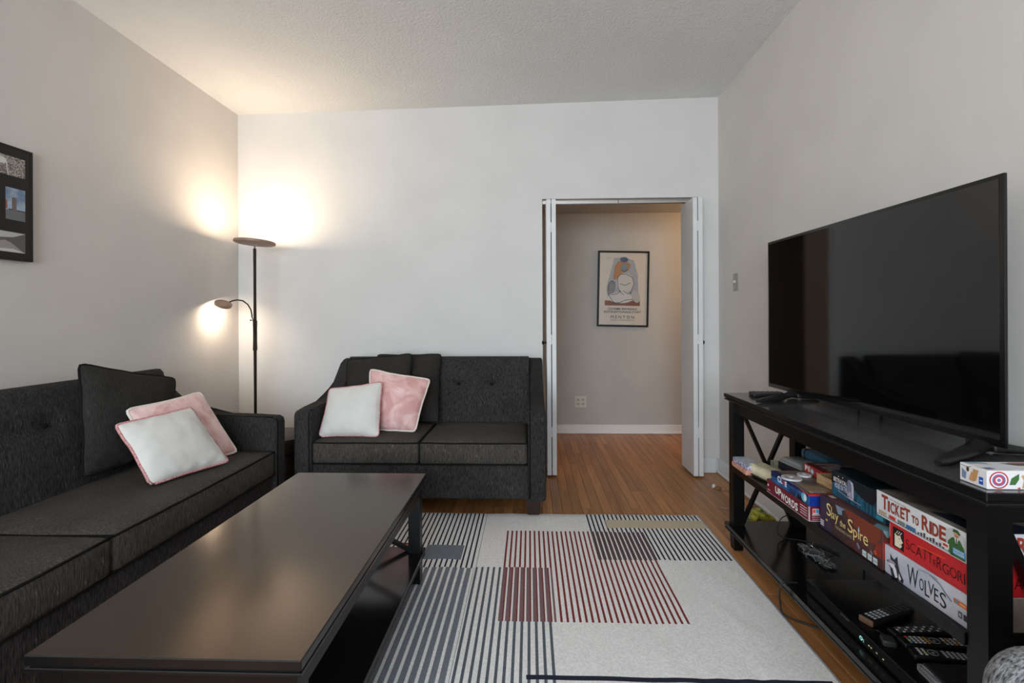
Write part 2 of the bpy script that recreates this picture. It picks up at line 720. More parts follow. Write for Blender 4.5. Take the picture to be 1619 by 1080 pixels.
def folding_door(name, xs, out, tag_knob):
    d = struct(thing(name, None, None, ((xs[0] + xs[1]) / 2, 3.66, 0)))
    cxx = (xs[0] + xs[1]) / 2
    for a in xs:
        obj('door_leaf', B(a - cxx - 0.0155, a - cxx + 0.0155, -0.142, 0.135, 0.014, 1.980, bev=0.0015), M_door, d)
    for z in (0.32, 0.98, 1.78):
        bm = bmesh.new()
        for s in (-1, 1):
            box(bm, min(0, s * 0.006), max(0, s * 0.006), -0.141, -0.105, z - 0.035, z + 0.035)
        tube(bm, [(0, -0.1435, z - 0.035), (0, -0.1435, z + 0.035)], 0.003, 8)
        obj('hinge', bm, M_trim, d)
    bm = bmesh.new()
    ox = (max(xs) + 0.0165 if out > 0 else min(xs) - 0.0165) - cxx
    lathe(bm, [(0.0, 0), (0.011, 0), (0.012, 0.003), (0.006, 0.006), (0.006, 0.016), (0.013, 0.02), (0.015, 0.026), (0.011, 0.031), (0, 0.032)], 16,
          Matrix.Translation((ox, -0.07, 0.955)) @ Matrix.Rotation(out * PI / 2, 4, 'Y'))
    obj('door_knob', bm, M_black, d, smooth=50)
    return d


folding_door('door_1', (0.1385, 0.1755), -1, 0)
folding_door('door_2', (1.1695, 1.2065), 1, 0)

# ================================================================== RUG
RX0, RX1, RY0, RY1 = -0.98, 0.955, 0.98, 2.845
CREAM, NAVY, SLATE, REDD, TAN = (236, 234, 232), (44, 46, 60), (122, 127, 136), (128, 52, 50), (206, 190, 164)
PLUM, MAUVE = (94, 76, 80), (128, 100, 104)


def stripes(x, x0, period, wd):
    return ((x - x0) % period) < wd


def rug_colour(x, y):
    c = CREAM
    inA = x < -0.245 and 2.214 < y < 2.83
    inBw = x < -0.253 and y < 2.214
    inBt = -0.253 < x < 0.094 and 1.0 < y < 2.222
    inC = -0.124 < x < 0.592 and 1.825 < y < 2.605
    inD = 0.314 < x < 0.942 and 2.305 < y < 2.83
    red = inC and stripes(x, -0.122, 0.0232, 0.0088)
    if inA and stripes(x, -0.247 - 0.024 * 30, 0.0240, 0.0082):
        c = NAVY
    if -0.51 < x < -0.325 and 2.288 < y < 2.432:
        c = SLATE
    if -0.72 < x < -0.55 and 2.43 < y < 2.45:
        c = REDD
    if inBw and stripes(x, -0.255 - 0.0315 * 30, 0.0315, 0.0205):
        c = SLATE
    if inBt and stripes(x, -0.247, 0.0262, 0.0100):
        c = (92, 98, 106)
    if inBt and inC:
        c = MAUVE if stripes(x, -0.122, 0.0262, 0.0145) else (REDD if stripes(x, -0.122, 0.0262, 0.0195) else CREAM)
    elif red:
        c = REDD
    if inD and stripes(x, 0.316, 0.0233, 0.0088):
        c = NAVY
        if inC:
            c = PLUM
    elif inD and inC and stripes(x, 0.316, 0.0233, 0.016):
        c = PLUM
    if 0.413 < x < 0.942 and 2.655 < y < 2.757:
        c = TAN
    if -0.015 < x < 0.925 and 1.531 < y < 1.551:
        c = NAVY
    if x > 0.9425:
        c = (186, 186, 190)
    if -0.6 < x < -0.02 and 1.02 < y < 1.20:
        c = TAN
    return c


def breaks(lo, hi, sets, extra):
    s = {lo, hi}
    for x0, per, wd, a, b2 in sets:
        k = math.floor((a - x0) / per) - 1
        while x0 + k * per < b2 + per:
            for q in (x0 + k * per, x0 + k * per + wd):
                if a - 1e-6 <= q <= b2 + 1e-6:
                    s.add(q)
            k += 1
    s.update(extra)
    o = sorted(q for q in s if lo <= q <= hi)
    r = [o[0]]
    for q in o[1:]:
        if q - r[-1] > 0.0004:
            r.append(q)
    return r


bxs = breaks(RX0, RX1, [(-0.247 - 0.024 * 30, 0.024, 0.0082, RX0, -0.245), (-0.255 - 0.0315 * 30, 0.0315, 0.0205, RX0, -0.253),
                        (-0.247, 0.0262, 0.0100, -0.253, 0.094), (-0.122, 0.0232, 0.0088, -0.124, 0.592),
                        (0.316, 0.0233, 0.0088, 0.314, 0.942), (0.316, 0.0233, 0.016, 0.314, 0.592), (-0.122, 0.0262, 0.0145, -0.124, 0.094), (-0.122, 0.0262, 0.0195, -0.124, 0.094)],
             [-0.245, -0.253, 0.094, -0.124, 0.592, 0.314, 0.942, -0.51, -0.325, -0.72, -0.55, 0.413, -0.015, 0.925, -0.6, -0.02, RX0 + 0.012, RX1 - 0.012])
bys = sorted(set([RY0, RY0 + 0.012, 1.02, 1.2, 1.531, 1.551, 1.825, 2.214, 2.222, 2.288, 2.305, 2.43, 2.432, 2.45, 2.605, 2.655, 2.757, 2.83, RY1] + [0.98 + 0.05 * i for i in range(37)]))
bys = [q for i, q in enumerate(bys) if i == 0 or q - bys[i - 1] > 0.0004]
rug_cols = {}
rug_mats = []
for c in (CREAM, NAVY, SLATE, REDD, TAN, PLUM, MAUVE, (92, 98, 106), (186, 186, 190)):
    d = tuple(max(0, int(q * 0.93)) for q in c)
    m = nmat('rug_pile_%d_%d_%d' % c, d, c, 0.95, 130, spec=0.1, bump=0.5, bdist=0.002, detail=3)
    rug_cols[c] = len(rug_mats)
    rug_mats.append(m)


def rug_z(x, y):
    e = min(x - RX0, RX1 - x, y - RY0, RY1 - y)
    z = 0.008 if e > 0.006 else 0.003
    wr = 0.0024 * mnoise.noise(Vector((x * 9 + y * 4, y * 3.2 - x * 2, 1.3)))
    if x > 0.3:
        wr += 0.0022 * mnoise.noise(Vector((x * 22 + y * 14, y * 7 - x * 4, 4.0))) * min(1, (x - 0.3) / 0.3)
    return z + max(-0.002, wr) + 0.002


bm = bmesh.new()
g = [[bm.verts.new((x, y, rug_z(x, y))) for y in bys] for x in bxs]
for i in range(len(bxs) - 1):
    for j in range(len(bys) - 1):
        f = bm.faces.new((g[i][j], g[i + 1][j], g[i + 1][j + 1], g[i][j + 1]))
        f.material_index = rug_cols[rug_colour((bxs[i] + bxs[i + 1]) / 2, (bys[j] + bys[j + 1]) / 2)]
be = [e for e in bm.edges if len(e.link_faces) == 1]
rr = bmesh.ops.extrude_edge_only(bm, edges=be)
for q in rr['geom']:
    if isinstance(q, bmesh.types.BMVert):
        q.co.z = 0.0006
rug = obj('area_rug', bm, rug_mats, smooth=60)
tag(rug, 'cream area rug with navy, slate and dark red stripe blocks on the wooden floor', 'rug')

# ================================================================== SOFAS
ARM = [(0.0, 0.105), (0.0, 0.575), (0.006, 0.595), (0.025, 0.607), (0.14, 0.610), (0.30, 0.615), (0.42, 0.628), (0.51, 0.655), (0.58, 0.700), (0.66, 0.770),
       (0.71, 0.815), (0.75, 0.842), (0.79, 0.848), (0.82, 0.838), (0.835, 0.81), (0.835, 0.105)]


def seat_cushion(root, x0, x1, y0, y1, z0, z1, m):
    def fn(p, u):
        if u.z > 0:
            k = max(0, 1 - u.x ** 4) * max(0, 1 - u.y ** 4)
            p.z += 0.020 * k * u.z
        if u.y < -0.5:
            p.y -= 0.008 * max(0, 1 - u.x ** 2) * max(0, 1 - u.z ** 2)
        p.z += 0.0025 * mnoise.noise(p * 6.0)
        return p
    bm = bmesh.new()
    rbox(bm, x0, x1, y0, y1, z0, z1, 0.022, 10, 3, fn)
    c = obj('seat_cushion', bm, m, root, smooth=180)
    bm = bmesh.new()
    r = 0.0045
    for z in (z1 - 0.006, z0 + 0.010):
        pts = []
        k = 12
        for i in range(k + 1):
            t = i / k
            xx = x0 + 0.004 + (x1 - x0 - 0.008) * t
            pts.append((xx, y0 + 0.004 - 0.004 * (1 - (2 * t - 1) ** 2), z + 0.003 * mnoise.noise(Vector((xx * 7, z * 9, 0)))))
        tube(bm, [(x0 + 0.003, y1 - 0.03, z)] + pts + [(x1 - 0.003, y1 - 0.03, z)], r, 6)
    obj('piping', bm, M_pipe_dark, c, smooth=180)
    return c


def make_sofa(name, label, loc, rz, wd, nseat, buttons, worn):
    root = thing(name, label, 'sofa', loc, rz)
    aw = 0.102
    # base frame under the cushions
    bm = bmesh.new()
    rbox(bm, aw - 0.004, wd - aw + 0.004, 0.022, 0.80, 0.105, 0.298, 0.012, 6, 2)
    obj('base', bm, M_fab, root, smooth=180)
    # arms, low in front and sweeping up to the back
    for k, (a, b2) in enumerate(((0.0, aw), (wd - aw, wd))):
        bm = bmesh.new()
        prism(bm, ARM, a, b2, f=lambda p, q, y: (y, p, q), bev=0.016, seg=3)
        arm = obj('arm', bm, [M_fab_worn if worn == k else M_fab], root, smooth=50)
        bm = bmesh.new()
        xin = b2 - 0.012 if k == 0 else a + 0.012
        tube(bm, [(xin, p, q + 0.0005) for p, q in ARM[3:14]], 0.004, 6)
        tube(bm, [(xin, -0.0005, 0.12), (xin, -0.0005, 0.585), (xin, 0.012, 0.600)], 0.004, 6)
        obj('piping', bm, M_pipe_dark, arm, smooth=180)
    # back with button tufts
    nb = 60
    bx0, bx1 = aw - 0.006, wd - aw + 0.006
    prof = []
    bm = bmesh.new()
    rows = 26
    grid = []
    for i in range(nb + 1):
        xx = bx0 + (bx1 - bx0) * i / nb
        col = []
        for j in range(rows + 1):
            t = j / rows
            if t < 0.72:
                s = t / 0.72
                yy, zz = 0.515 + 0.105 * s + 0.012 * math.sin(PI * s), 0.33 + (0.845 - 0.33) * s
                yy -= 0.022 * math.sin(PI * min(1, max(0, (s - 0.2) / 0.8)))
            elif t < 0.86:
                a = (t - 0.72) / 0.14 * PI
                yy, zz = 0.652 + 0.032 * -math.cos(a), 0.845 + 0.026 * math.sin(a)
                yy += 0.0
            else:
                s = (t - 0.86) / 0.14
                yy, zz = 0.684 + 0.12 * s, 0.845 - 0.74 * s
            if t < 0.72:
                for (u, h) in buttons:
                    d2 = ((xx - u) / 0.035) ** 2 + ((zz - h) / 0.030) ** 2
                    yy += 0.026 * math.exp(-d2)
                for (u0, u1, h) in tufts:
                    if u0 - 0.12 < xx < u1 + 0.12:
                        e = 1.0 if u0 <= xx <= u1 else max(0, 1 - min(abs(xx - u0), abs(xx - u1)) / 0.12)
                        yy += 0.013 * e * math.exp(-((zz - h) / 0.014) ** 2)
            col.append(bm.verts.new((xx, yy, zz)))
        grid.append(col)
    for i in range(nb):
        for j in range(rows):
            bm.faces.new((grid[i][j], grid[i + 1][j], grid[i + 1][j + 1], grid[i][j + 1]))
    bm.faces.new(grid[0])
    bm.faces.new(grid[nb][::-1])
    for i in range(nb):
        pass
    bm.faces.new([grid[i][0] for i in range(nb + 1)] + [grid[i][rows] for i in range(nb, -1, -1)])
    back = obj('backrest', bm, M_fab, root, smooth=50)
    for (u, h) in buttons:
        s = (h - 0.33) / 0.515
        bm = bmesh.new()
        ball(bm, (u, 0.515 + 0.105 * s + 0.010, h), 0.011, 1, 0.5, 1, 12, 8)
        obj('button', bm, M_pipe_dark, back, smooth=180)
    # cushions
    sw = (wd - 2 * aw) / nseat
    for k in range(nseat):
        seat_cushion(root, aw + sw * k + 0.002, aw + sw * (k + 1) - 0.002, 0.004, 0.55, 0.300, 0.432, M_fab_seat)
    # tapered legs
    for a in (0.03, wd - 0.115):
        for q in (0.035, 0.72):
            bm = bmesh.new()
            vs_ = box(bm, a, a + 0.085, q, q + 0.085, 0.012 if rz == 0 else 0.001, 0.106)
            for v in vs_:
                if v.co.z < 0.05:
                    v.co.x = (v.co.x - a - 0.0425) * 0.78 + a + 0.0425
                    v.co.y = (v.co.y - q - 0.0425) * 0.78 + q + 0.0425
            obj('leg', bm, M_leg, root)
    return root


LSW = 1.44
tufts = [(0.18, 0.42, 0.685), (0.80, 1.15, 0.685)]
make_sofa('loveseat', 'charcoal two-seat loveseat with sloping arms against the white wall', (-1.350, 2.770, 0), 0, LSW, 2,
          [(0.22, 0.685), (0.45, 0.685), (0.862, 0.685), (1.09, 0.685)], 1)
tufts = [(1.05, 1.55, 0.705), (0.3, 0.8, 0.705)]
SW_, SY0 = 2.255, 0.43
make_sofa('sofa', 'long charcoal sofa along the grey wall under the photo collage', (-1.350, SY0, 0), PI / 2, SW_, 2,
          [(0.42, 0.705), (0.82, 0.705), (1.10, 0.705), (1.49, 0.705), (1.85, 0.705)], 1)
# loose loops of thread on the cat-scratched arm of the sofa
sofa = bpy.data.objects['sofa']
bm = bmesh.new()
random.seed(3)
for i in range(16):
    y = 0.01 + random.random() * 0.10
    z = 0.33 + random.random() * 0.24
    r = 0.006 + random.random() * 0.012
    pts = [(SW_ - 0.002 + r * math.sin(a), y + 0.5 * r * math.cos(a * 1.3), z + r * 1.4 * math.cos(a)) for a in [PI * 1.2 * q / 7 for q in range(8)]]
    tube(bm, pts, 0.0008, 4)
fr = obj('frayed_thread', bm, mat('frayed_thread', (120, 114, 106), 0.9), sofa)
fr['kind'] = 'stuff'

# ------------------------------------------------------------------ cushions


def pillow(name, label, corners, thick, mface, mback, mpipe, group=None, pinch=0.055, wr=0.0038, seed=0, pr=0.0045):
    BL, BR, TR, TL = [Vector(c) for c in corners]
    n = (BR - BL + TR - TL).cross(TL - BL + TR - BR).normalized()
    base = (BL + BR) / 2
    root = thing(name, label, 'cushion', tuple(base), 0, group)
    BL, BR, TR, TL = [c - base for c in (BL, BR, TR, TL)]
    k = 34

    def P(u, v):
        uu = 0.5 + (u - 0.5) * (1 - pinch * (1 - (2 * v - 1) ** 2))
        vv = 0.5 + (v - 0.5) * (1 - pinch * (1 - (2 * u - 1) ** 2))
        q = 1 - 0.035 * (abs(2 * u - 1) * abs(2 * v - 1)) ** 7
        uu, vv = 0.5 + (uu - 0.5) * q, 0.5 + (vv - 0.5) * q
        wv = 0.010 * mnoise.noise(Vector((u * 5 + seed * 3.1, v * 5, 0.5)))
        return BL.lerp(BR, uu + wv).lerp(TL.lerp(TR, uu + wv), vv - wv)

    def T(u, v):
        a = max(0, 1 - abs(2 * u - 1) ** 2.6) * max(0, 1 - abs(2 * v - 1) ** 2.6)
        return thick / 2 * a ** 0.55
    for sgn, mm, nm in ((1, mface, 'cover'), (-1, mback, 'back_cover')):
        bm = bmesh.new()
        gg = []
        for i in range(k + 1):
            row = []
            for j in range(k + 1):
                u, v = i / k, j / k
                p = P(u, v)
                t = T(u, v)
                edge = min(1, t / (thick * 0.2))
                q = p * 14 + Vector((seed, seed * 2, 0))
                t += wr * edge * (mnoise.noise(q) + 0.8 * mnoise.noise(q * 2.1 + Vector((5, 1, 2)))) * (1.6 - t / thick * 2)
                pk = max(0.0, 1 - min(u, 1 - u, v, 1 - v) / 0.16) * edge
                t += 0.0030 * pk * math.sin(34 * u + 5 * v + seed) * math.sin(31 * v + 4 * u + seed)
                row.append(bm.verts.new(p + n * sgn * max(t, 0.0008)))
            gg.append(row)
        for i in range(k):
            for j in range(k):
                bm.faces.new((gg[i][j], gg[i + 1][j], gg[i + 1][j + 1], gg[i][j + 1]))
        obj(nm, bm, mm, root, smooth=180)
    bd = []
    m_ = 18
    for i in range(m_):
        bd.append(P(i / m_, 0))
    for i in range(m_):
        bd.append(P(1, i / m_))
    for i in range(m_):
        bd.append(P(1 - i / m_, 1))
    for i in range(m_):
        bd.append(P(0, 1 - i / m_))
    # round the corners a little
    c0 = (BL + BR + TR + TL) / 4
    for i in (0, m_, 2 * m_, 3 * m_):
        bd[i] = bd[i].lerp(c0, 0.015)
    bm = bmesh.new()
    tube(bm, bd, pr, 6, closed=True)
    obj('piping', bm, mpipe, root, smooth=180)
    return root


M_pw = nmat('white_cotton', (210, 208, 203), (218, 216, 211), 0.85, 8, spec=0.2, bump=0.1, bdist=0.006)
M_pink = mat('blush_velvet', (214, 168, 164), 0.55, spec=0.35)
add_noise(M_pink, (206, 154, 150), (238, 206, 202), 9, detail=5, dist=1.2, lo=0.36, hi=0.66)
nodes(M_pink)[3].inputs['Sheen Weight'].default_value = 0.6
nodes(M_pink)[3].inputs['Sheen Tint'].default_value = (1, 0.9, 0.9, 1)
M_pipe_w = mat('ivory_piping', (224, 214, 204), 0.7)
M_pipe_p = nmat('pink_piping', (178, 96, 98), (214, 170, 168), 0.7, 180)

pillow('throw_cushion', 'charcoal cushion behind the pink one on the loveseat, outer edge against the arm',
       [(-1.185, 3.075, 0.452), (-0.760, 3.09, 0.452), (-0.773, 3.24, 0.909), (-1.214, 3.24, 0.866)], 0.13, M_pil_dark, M_pil_dark, M_pipe_dark, seed=1)
pillow('throw_cushion', 'charcoal cushion at the middle of the loveseat back, half hidden behind another charcoal cushion',
       [(-1.010, 3.20, 0.452), (-0.592, 3.20, 0.452), (-0.600, 3.365, 0.896), (-1.054, 3.37, 0.892)], 0.12, M_pil_dark, M_pil_dark, M_pipe_dark, seed=2)
pillow('throw_cushion', 'blush pink velvet cushion with white piping on the loveseat',
       [(-0.985, 2.965, 0.452), (-0.692, 2.96, 0.446), (-0.621, 3.09, 0.750), (-1.015, 3.10, 0.818)], 0.12, M_pink, M_pw, M_pipe_w, seed=3, pr=0.006)
pillow('throw_cushion', 'white cushion with pink piping at the arm of the loveseat',
       [(-1.240, 2.845, 0.442), (-0.874, 2.84, 0.445), (-0.896, 2.98, 0.752), (-1.227, 2.98, 0.706)], 0.12, M_pw, M_pink, M_pipe_p, seed=4)
pillow('throw_cushion', 'large charcoal cushion leaning on the back of the long sofa',
       [(-1.860, 1.985, 0.470), (-1.800, 2.41, 0.455), (-1.800, 2.455, 0.836), (-1.895, 2.0, 0.958)], 0.12, M_pil_dark, M_pil_dark, M_pipe_dark, seed=5)
pillow('throw_cushion', 'blush pink velvet cushion with white piping on the long sofa, tucked behind a white one',
       [(-1.625, 2.10, 0.455), (-1.492, 2.475, 0.452), (-1.685, 2.47, 0.765), (-1.745, 2.065, 0.745)], 0.08, M_pink, M_pw, M_pipe_w, seed=6, pr=0.006)
pillow('throw_cushion', 'white cushion with pink piping lying forward on the long sofa',
       [(-1.530, 1.935, 0.462), (-1.420, 2.285, 0.460), (-1.600, 2.28, 0.722), (-1.690, 1.945, 0.707)], 0.10, M_pw, M_pink, M_pipe_p, seed=7, pr=0.006)

# ================================================================== COFFEE TABLE


def lipped_slab(bm, x0, x1, y0, y1, ztop, th):
    """moulded board: upper plate, cove, lower lip"""
    box(bm, x0, x1, y0, y1, ztop - th * 0.62, ztop, bev=0.002)
    box(bm, x0 + 0.007, x1 - 0.007, y0 + 0.007, y1 - 0.007, ztop - th * 0.78, ztop - th * 0.62)
    box(bm, x0 + 0.001, x1 - 0.001, y0 + 0.001, y1 - 0.001, ztop - th, ztop - th * 0.78, bev=0.0015)


def bar(bm, p, q, wd, th):
    p, q = Vector(p), Vector(q)
    d = q - p
    mid = (p + q) / 2
    a = d.normalized()
    z = Vector((0, 0, 1))
    side_ = a.cross(Vector((0, 1, 0))) if abs(d.y) < 1e-6 else a.cross(Vector((1, 0, 0)))
    side_.normalize()
    up = a.cross(side_)
    M = Matrix((a, side_, up)).transposed().to_4x4()
    M.translation = mid
    box(bm, -d.length / 2, d.length / 2, -wd / 2, wd / 2, -th / 2, th / 2, M=M)


ct = thing('coffee_table', 'long black lacquered coffee table with lower shelf on the rug before the sofa', 'table', (-0.733, 1.54, 0))
hx, hy, zt = 0.283, 0.588, 0.460
bm = bmesh.new()
lipped_slab(bm, -hx, hx, -hy, hy, zt, 0.034)
for f in bm.faces:
    f.material_index = 0 if f.calc_center_median().z > zt - 1e-4 else 1
obj('tabletop', bm, [M_table_top, M_edge], ct)
bm = bmesh.new()
e = 0.016
for sx in (-1, 1):
    box(bm, sx * (hx - e - 0.010) - 0.010, sx * (hx - e - 0.010) + 0.010, -hy + 0.06, hy - 0.06, zt - 0.084, zt - 0.034)
for sy in (-1, 1):
    box(bm, -hx + 0.06, hx - 0.06, sy * (hy - e - 0.010) - 0.010, sy * (hy - e - 0.010) + 0.010, zt - 0.084, zt - 0.034)
obj('apron', bm, M_black, ct)
for sx in (-1, 1):
    for sy in (-1, 1):
        bm = bmesh.new()
        cx_, cy_ = sx * (hx - 0.040), sy * (hy - 0.040)
        vs_ = box(bm, cx_ - 0.0245, cx_ + 0.0245, cy_ - 0.0245, cy_ + 0.0245, 0.0125, zt - 0.034)
        obj('leg', bm, M_black, ct)
bm = bmesh.new()
lipped_slab(bm, -hx + 0.004, hx - 0.004, -hy + 0.004, hy - 0.004, 0.142, 0.030)
obj('lower_shelf', bm, M_shelf, ct)
for sy in (-1, 1):
    yy = sy * (hy - 0.040)
    for a, b2 in ((-1, 1), (1, -1)):
        bm = bmesh.new()
        bar(bm, (a * (hx - 0.064), yy, 0.145), (b2 * (hx - 0.064), yy + 0.0001, zt - 0.085), 0.020, 0.014)
        obj('cross_brace', bm, M_black, ct)

# ================================================================== TV STAND
SX0, SX1, SYA, SYB, SZ = 0.965, 1.345, 1.078, 2.492, 0.757
st = thing('tv_stand', 'long black television stand with cross-braced ends against the bare wall', 'stand', ((SX0 + SX1) / 2, (SYA + SYB) / 2, 0))
ox, oy = (SX0 + SX1) / 2, (SYA + SYB) / 2
x0, x1, y0, y1 = SX0 - ox, SX1 - ox, SYA - oy, SYB - oy
bm = bmesh.new()
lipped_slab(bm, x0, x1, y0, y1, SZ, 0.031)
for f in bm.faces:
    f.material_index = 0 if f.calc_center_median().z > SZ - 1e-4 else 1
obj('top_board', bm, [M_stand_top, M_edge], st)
pw = 0.052
i0 = 0.018
for a in (x0 + i0, x1 - i0 - pw):
    for c in (y0 + i0, y1 - i0 - pw):
        bm = bmesh.new()
        vs_ = box(bm, a, a + pw, c, c + pw, 0.001, SZ - 0.031)
        r = bmesh.ops.bisect_plane(bm, geom=bm.verts[:] + bm.edges[:] + bm.faces[:], plane_co=(0, 0, 0.085), plane_no=(0, 0, 1))
        for v in bm.verts:
            if v.co.z < 0.05:
                v.co.x = (v.co.x - a - pw / 2) * 0.80 + a + pw / 2
                v.co.y = (v.co.y - c - pw / 2) * 0.80 + c + pw / 2
        obj('leg', bm, M_black, st)
bm = bmesh.new()
for a in (x0 + i0 + 0.012, x1 - i0 - 0.032):
    box(bm, a, a + 0.020, y0 + i0 + pw, y1 - i0 - pw, SZ - 0.091, SZ - 0.031)
for c in (y0 + i0 + 0.014, y1 - i0 - 0.034):
    box(bm, x0 + i0 + pw, x1 - i0 - pw, c, c + 0.020, SZ - 0.075, SZ - 0.031)
obj('apron', bm, M_black, st)
bm = bmesh.new()
box(bm, x0 + 0.012, x1 - 0.020, y0 + i0 + pw, y1 - i0 - pw, 0.388, 0.4175, bev=0.0015)
for a in (x0 + i0, x1 - i0 - pw):
    pass
obj('middle_shelf', bm, M_black, st)
bm = bmesh.new()
lipped_slab(bm, x0, x1, y0, y1, 0.120, 0.030)
obj('lower_shelf', bm, M_shelf, st)
for c in (y0 + i0 + pw / 2, y1 - i0 - pw / 2):
    for za, zb in ((0.125, SZ - 0.080), (SZ - 0.080, 0.125)):
        bm = bmesh.new()
        bar(bm, (x0 + i0 + pw, c, za), (x1 - i0 - pw, c + 0.0001, zb), 0.022, 0.014)
        obj('cross_brace', bm, M_black, st)

# ================================================================== TELEVISION
M_screen = mat('glossy_screen', (6, 6, 7), 0.06, spec=0.55)
M_bezel = mat('black_bezel', (12, 12, 13), 0.28)
M_tvback = mat('matt_black_plastic', (18, 18, 19), 0.5)
tv = thing('television', 'large black flat-screen television standing on the black stand', 'television', (1.219, 1.928, SZ + 0.001), R(2.0))
# local: screen faces -X, y along the wall
z0, z1, yh = 0.026, 0.749, 0.596
bm = bmesh.new()
box(bm, 0.0, 0.010, -yh, yh, z0, z1, bev=0.003, seg=2)
obj('cabinet', bm, M_bezel, tv, smooth=40)
bm = bmesh.new()
box(bm, 0.010, 0.032, -yh * 0.95, yh * 0.96, z0 + 0.012, z1 - 0.03, bev=0.012, seg=2)
box(bm, 0.032, 0.062, -yh * 0.8, yh * 0.8, z0 + 0.02, z0 + 0.46, bev=0.012, seg=2)
obj('rear_housing', bm, M_tvback, tv)
obj('screen', B(-0.0012, 0.004, -yh + 0.013, yh - 0.013, z0 + 0.020, z1 - 0.013), M_screen, tv)
obj('ir_sensor_window', B(-0.004, 0.002, 0.345, 0.375, z0 - 0.010, z0 + 0.003), M_tvback, tv)
for yc in (-0.525, 0.385):
    bm = bmesh.new()
    # low foot: a long toe to the room, a short one to the wall and a riser under the set
    for (xe, ye) in ((-0.222, -0.125), (0.105, -0.030)):
        r0 = bm.verts[:]
        tube(bm, [(0.014, yc, 0.020), (xe * 0.35, yc + ye * 0.4, 0.015), (xe * 0.9, yc + ye * 0.92, 0.010), (xe, yc + ye, 0.008)], 0.01, 12, rs=[0.020, 0.015, 0.010, 0.006])
    for v in bm.verts:
        v.co.x = 0.014 + (v.co.x - 0.014)
        v.co.y += 0.6 * (v.co.y - (yc + (v.co.x - 0.014) * 0.53 if v.co.x < 0.014 else yc - (v.co.x - 0.014) * 0.33))
        v.co.z = max(0.0005, v.co.z)
    box(bm, -0.0005, 0.029, yc - 0.045, yc + 0.045, 0.008, 0.028, bev=0.005, seg=2)
    obj('foot', bm, M_tvback, tv, smooth=50)

# ================================================================== FLOOR LAMP
M_led = mat('lamp_diffuser', (255, 244, 225), 0.5, emit=(255, 214, 160), estr=9.0)
LX, LY = -1.895, 3.345
fl = thing('floor_lamp', 'bronze torchiere floor lamp with reading arm in the corner behind the sofa', 'lamp', (LX, LY, 0))
bm = bmesh.new()
lathe(bm, [(0, 0.001), (0.125, 0.001), (0.127, 0.012), (0.118, 0.020), (0.03, 0.024), (0, 0.024)], 40)
obj('base', bm, M_bronze, fl, smooth=40)
bm = bmesh.new()
tube(bm, [(0, 0, 0.024), (0, 0, 0.93)], 0.0105, 14)
tube(bm, [(0, 0, 0.92), (0, 0, 1.125)], 0.0145, 14)
tube(bm, [(0, 0, 1.12), (0, 0, 1.622)], 0.0105, 14)
obj('pole', bm, M_bronze, fl, smooth=50)
bm = bmesh.new()
tube(bm, [(0, 0, 1.62), (0, 0, 1.650)], 0.0055, 10)
ball(bm, (0, 0, 1.652), 0.009)
obj('swivel_joint', bm, M_chrome, fl, smooth=60)
TILT = Matrix.Translation((0, 0, 1.664)) @ Matrix.Rotation(R(3.0), 4, 'Y') @ Matrix.Rotation(R(-2.0), 4, 'X')
bm = bmesh.new()
lathe(bm, [(0, -0.010), (0.120, -0.010), (0.130, -0.006), (0.132, 0.002), (0.130, 0.010), (0.124, 0.010), (0.124, 0.004), (0, 0.004)], 48, TILT)
obj('uplight_disc', bm, M_bronze_lit, fl, smooth=40)
bm = bmesh.new()
lathe(bm, [(0, 0.0045), (0.122, 0.0045), (0.122, 0.0075), (0, 0.0075)], 48, TILT)
obj('diffuser', bm, M_led, fl)
# gooseneck reading arm
pts = [(-0.014, -0.002, 1.135), (-0.020, -0.002, 1.148), (-0.020, -0.004, 1.165), (-0.026, -0.006, 1.20), (-0.046, -0.008, 1.236), (-0.080, -0.010, 1.262), (-0.118, -0.012, 1.268), (-0.150, -0.014, 1.262), (-0.170, -0.014, 1.254)]
bm = bmesh.new()
tube(bm, pts, 0.0048, 10)
tube(bm, [(-0.010, 0, 1.128), (-0.032, -0.002, 1.128)], 0.0065, 10)
obj('reading_arm', bm, M_bronze, fl, smooth=60)
HEADM = Matrix.Translation((-0.216, -0.014, 1.240)) @ Matrix.Rotation(R(24), 4, 'Y') @ Matrix.Rotation(R(14), 4, 'X')
bm = bmesh.new()
lathe(bm, [(0, 0.012), (0.046, 0.012), (0.055, 0.006), (0.056, -0.004), (0.053, -0.012), (0.048, -0.012), (0.048, -0.006), (0, -0.006)], 36, HEADM)
hd = obj('reading_head', bm, M_bronze_lit, fl, smooth=40)
bm = bmesh.new()
lathe(bm, [(0, -0.0065), (0.047, -0.0065), (0.047, -0.009), (0, -0.009)], 36, HEADM)
obj('diffuser', bm, M_led, hd)
wl = Matrix.Translation((LX, LY, 0)) @ TILT @ Matrix.Translation((0, 0, 0.016))
l1 = lamp('uplight_glow', 'AREA', (0, 0, 0), 6.0, (1.0, 0.80, 0.60), size=0.24, shape='DISK')
l1.matrix_world = wl @ Matrix.Rotation(PI, 4, 'X')
l2 = lamp('reading_glow', 'AREA', (0, 0, 0), 2.0, (1.0, 0.80, 0.60), size=0.09, shape='DISK')
l2.matrix_world = Matrix.Translation((LX, LY, 0)) @ HEADM @ Matrix.Translation((0, 0, -0.014))

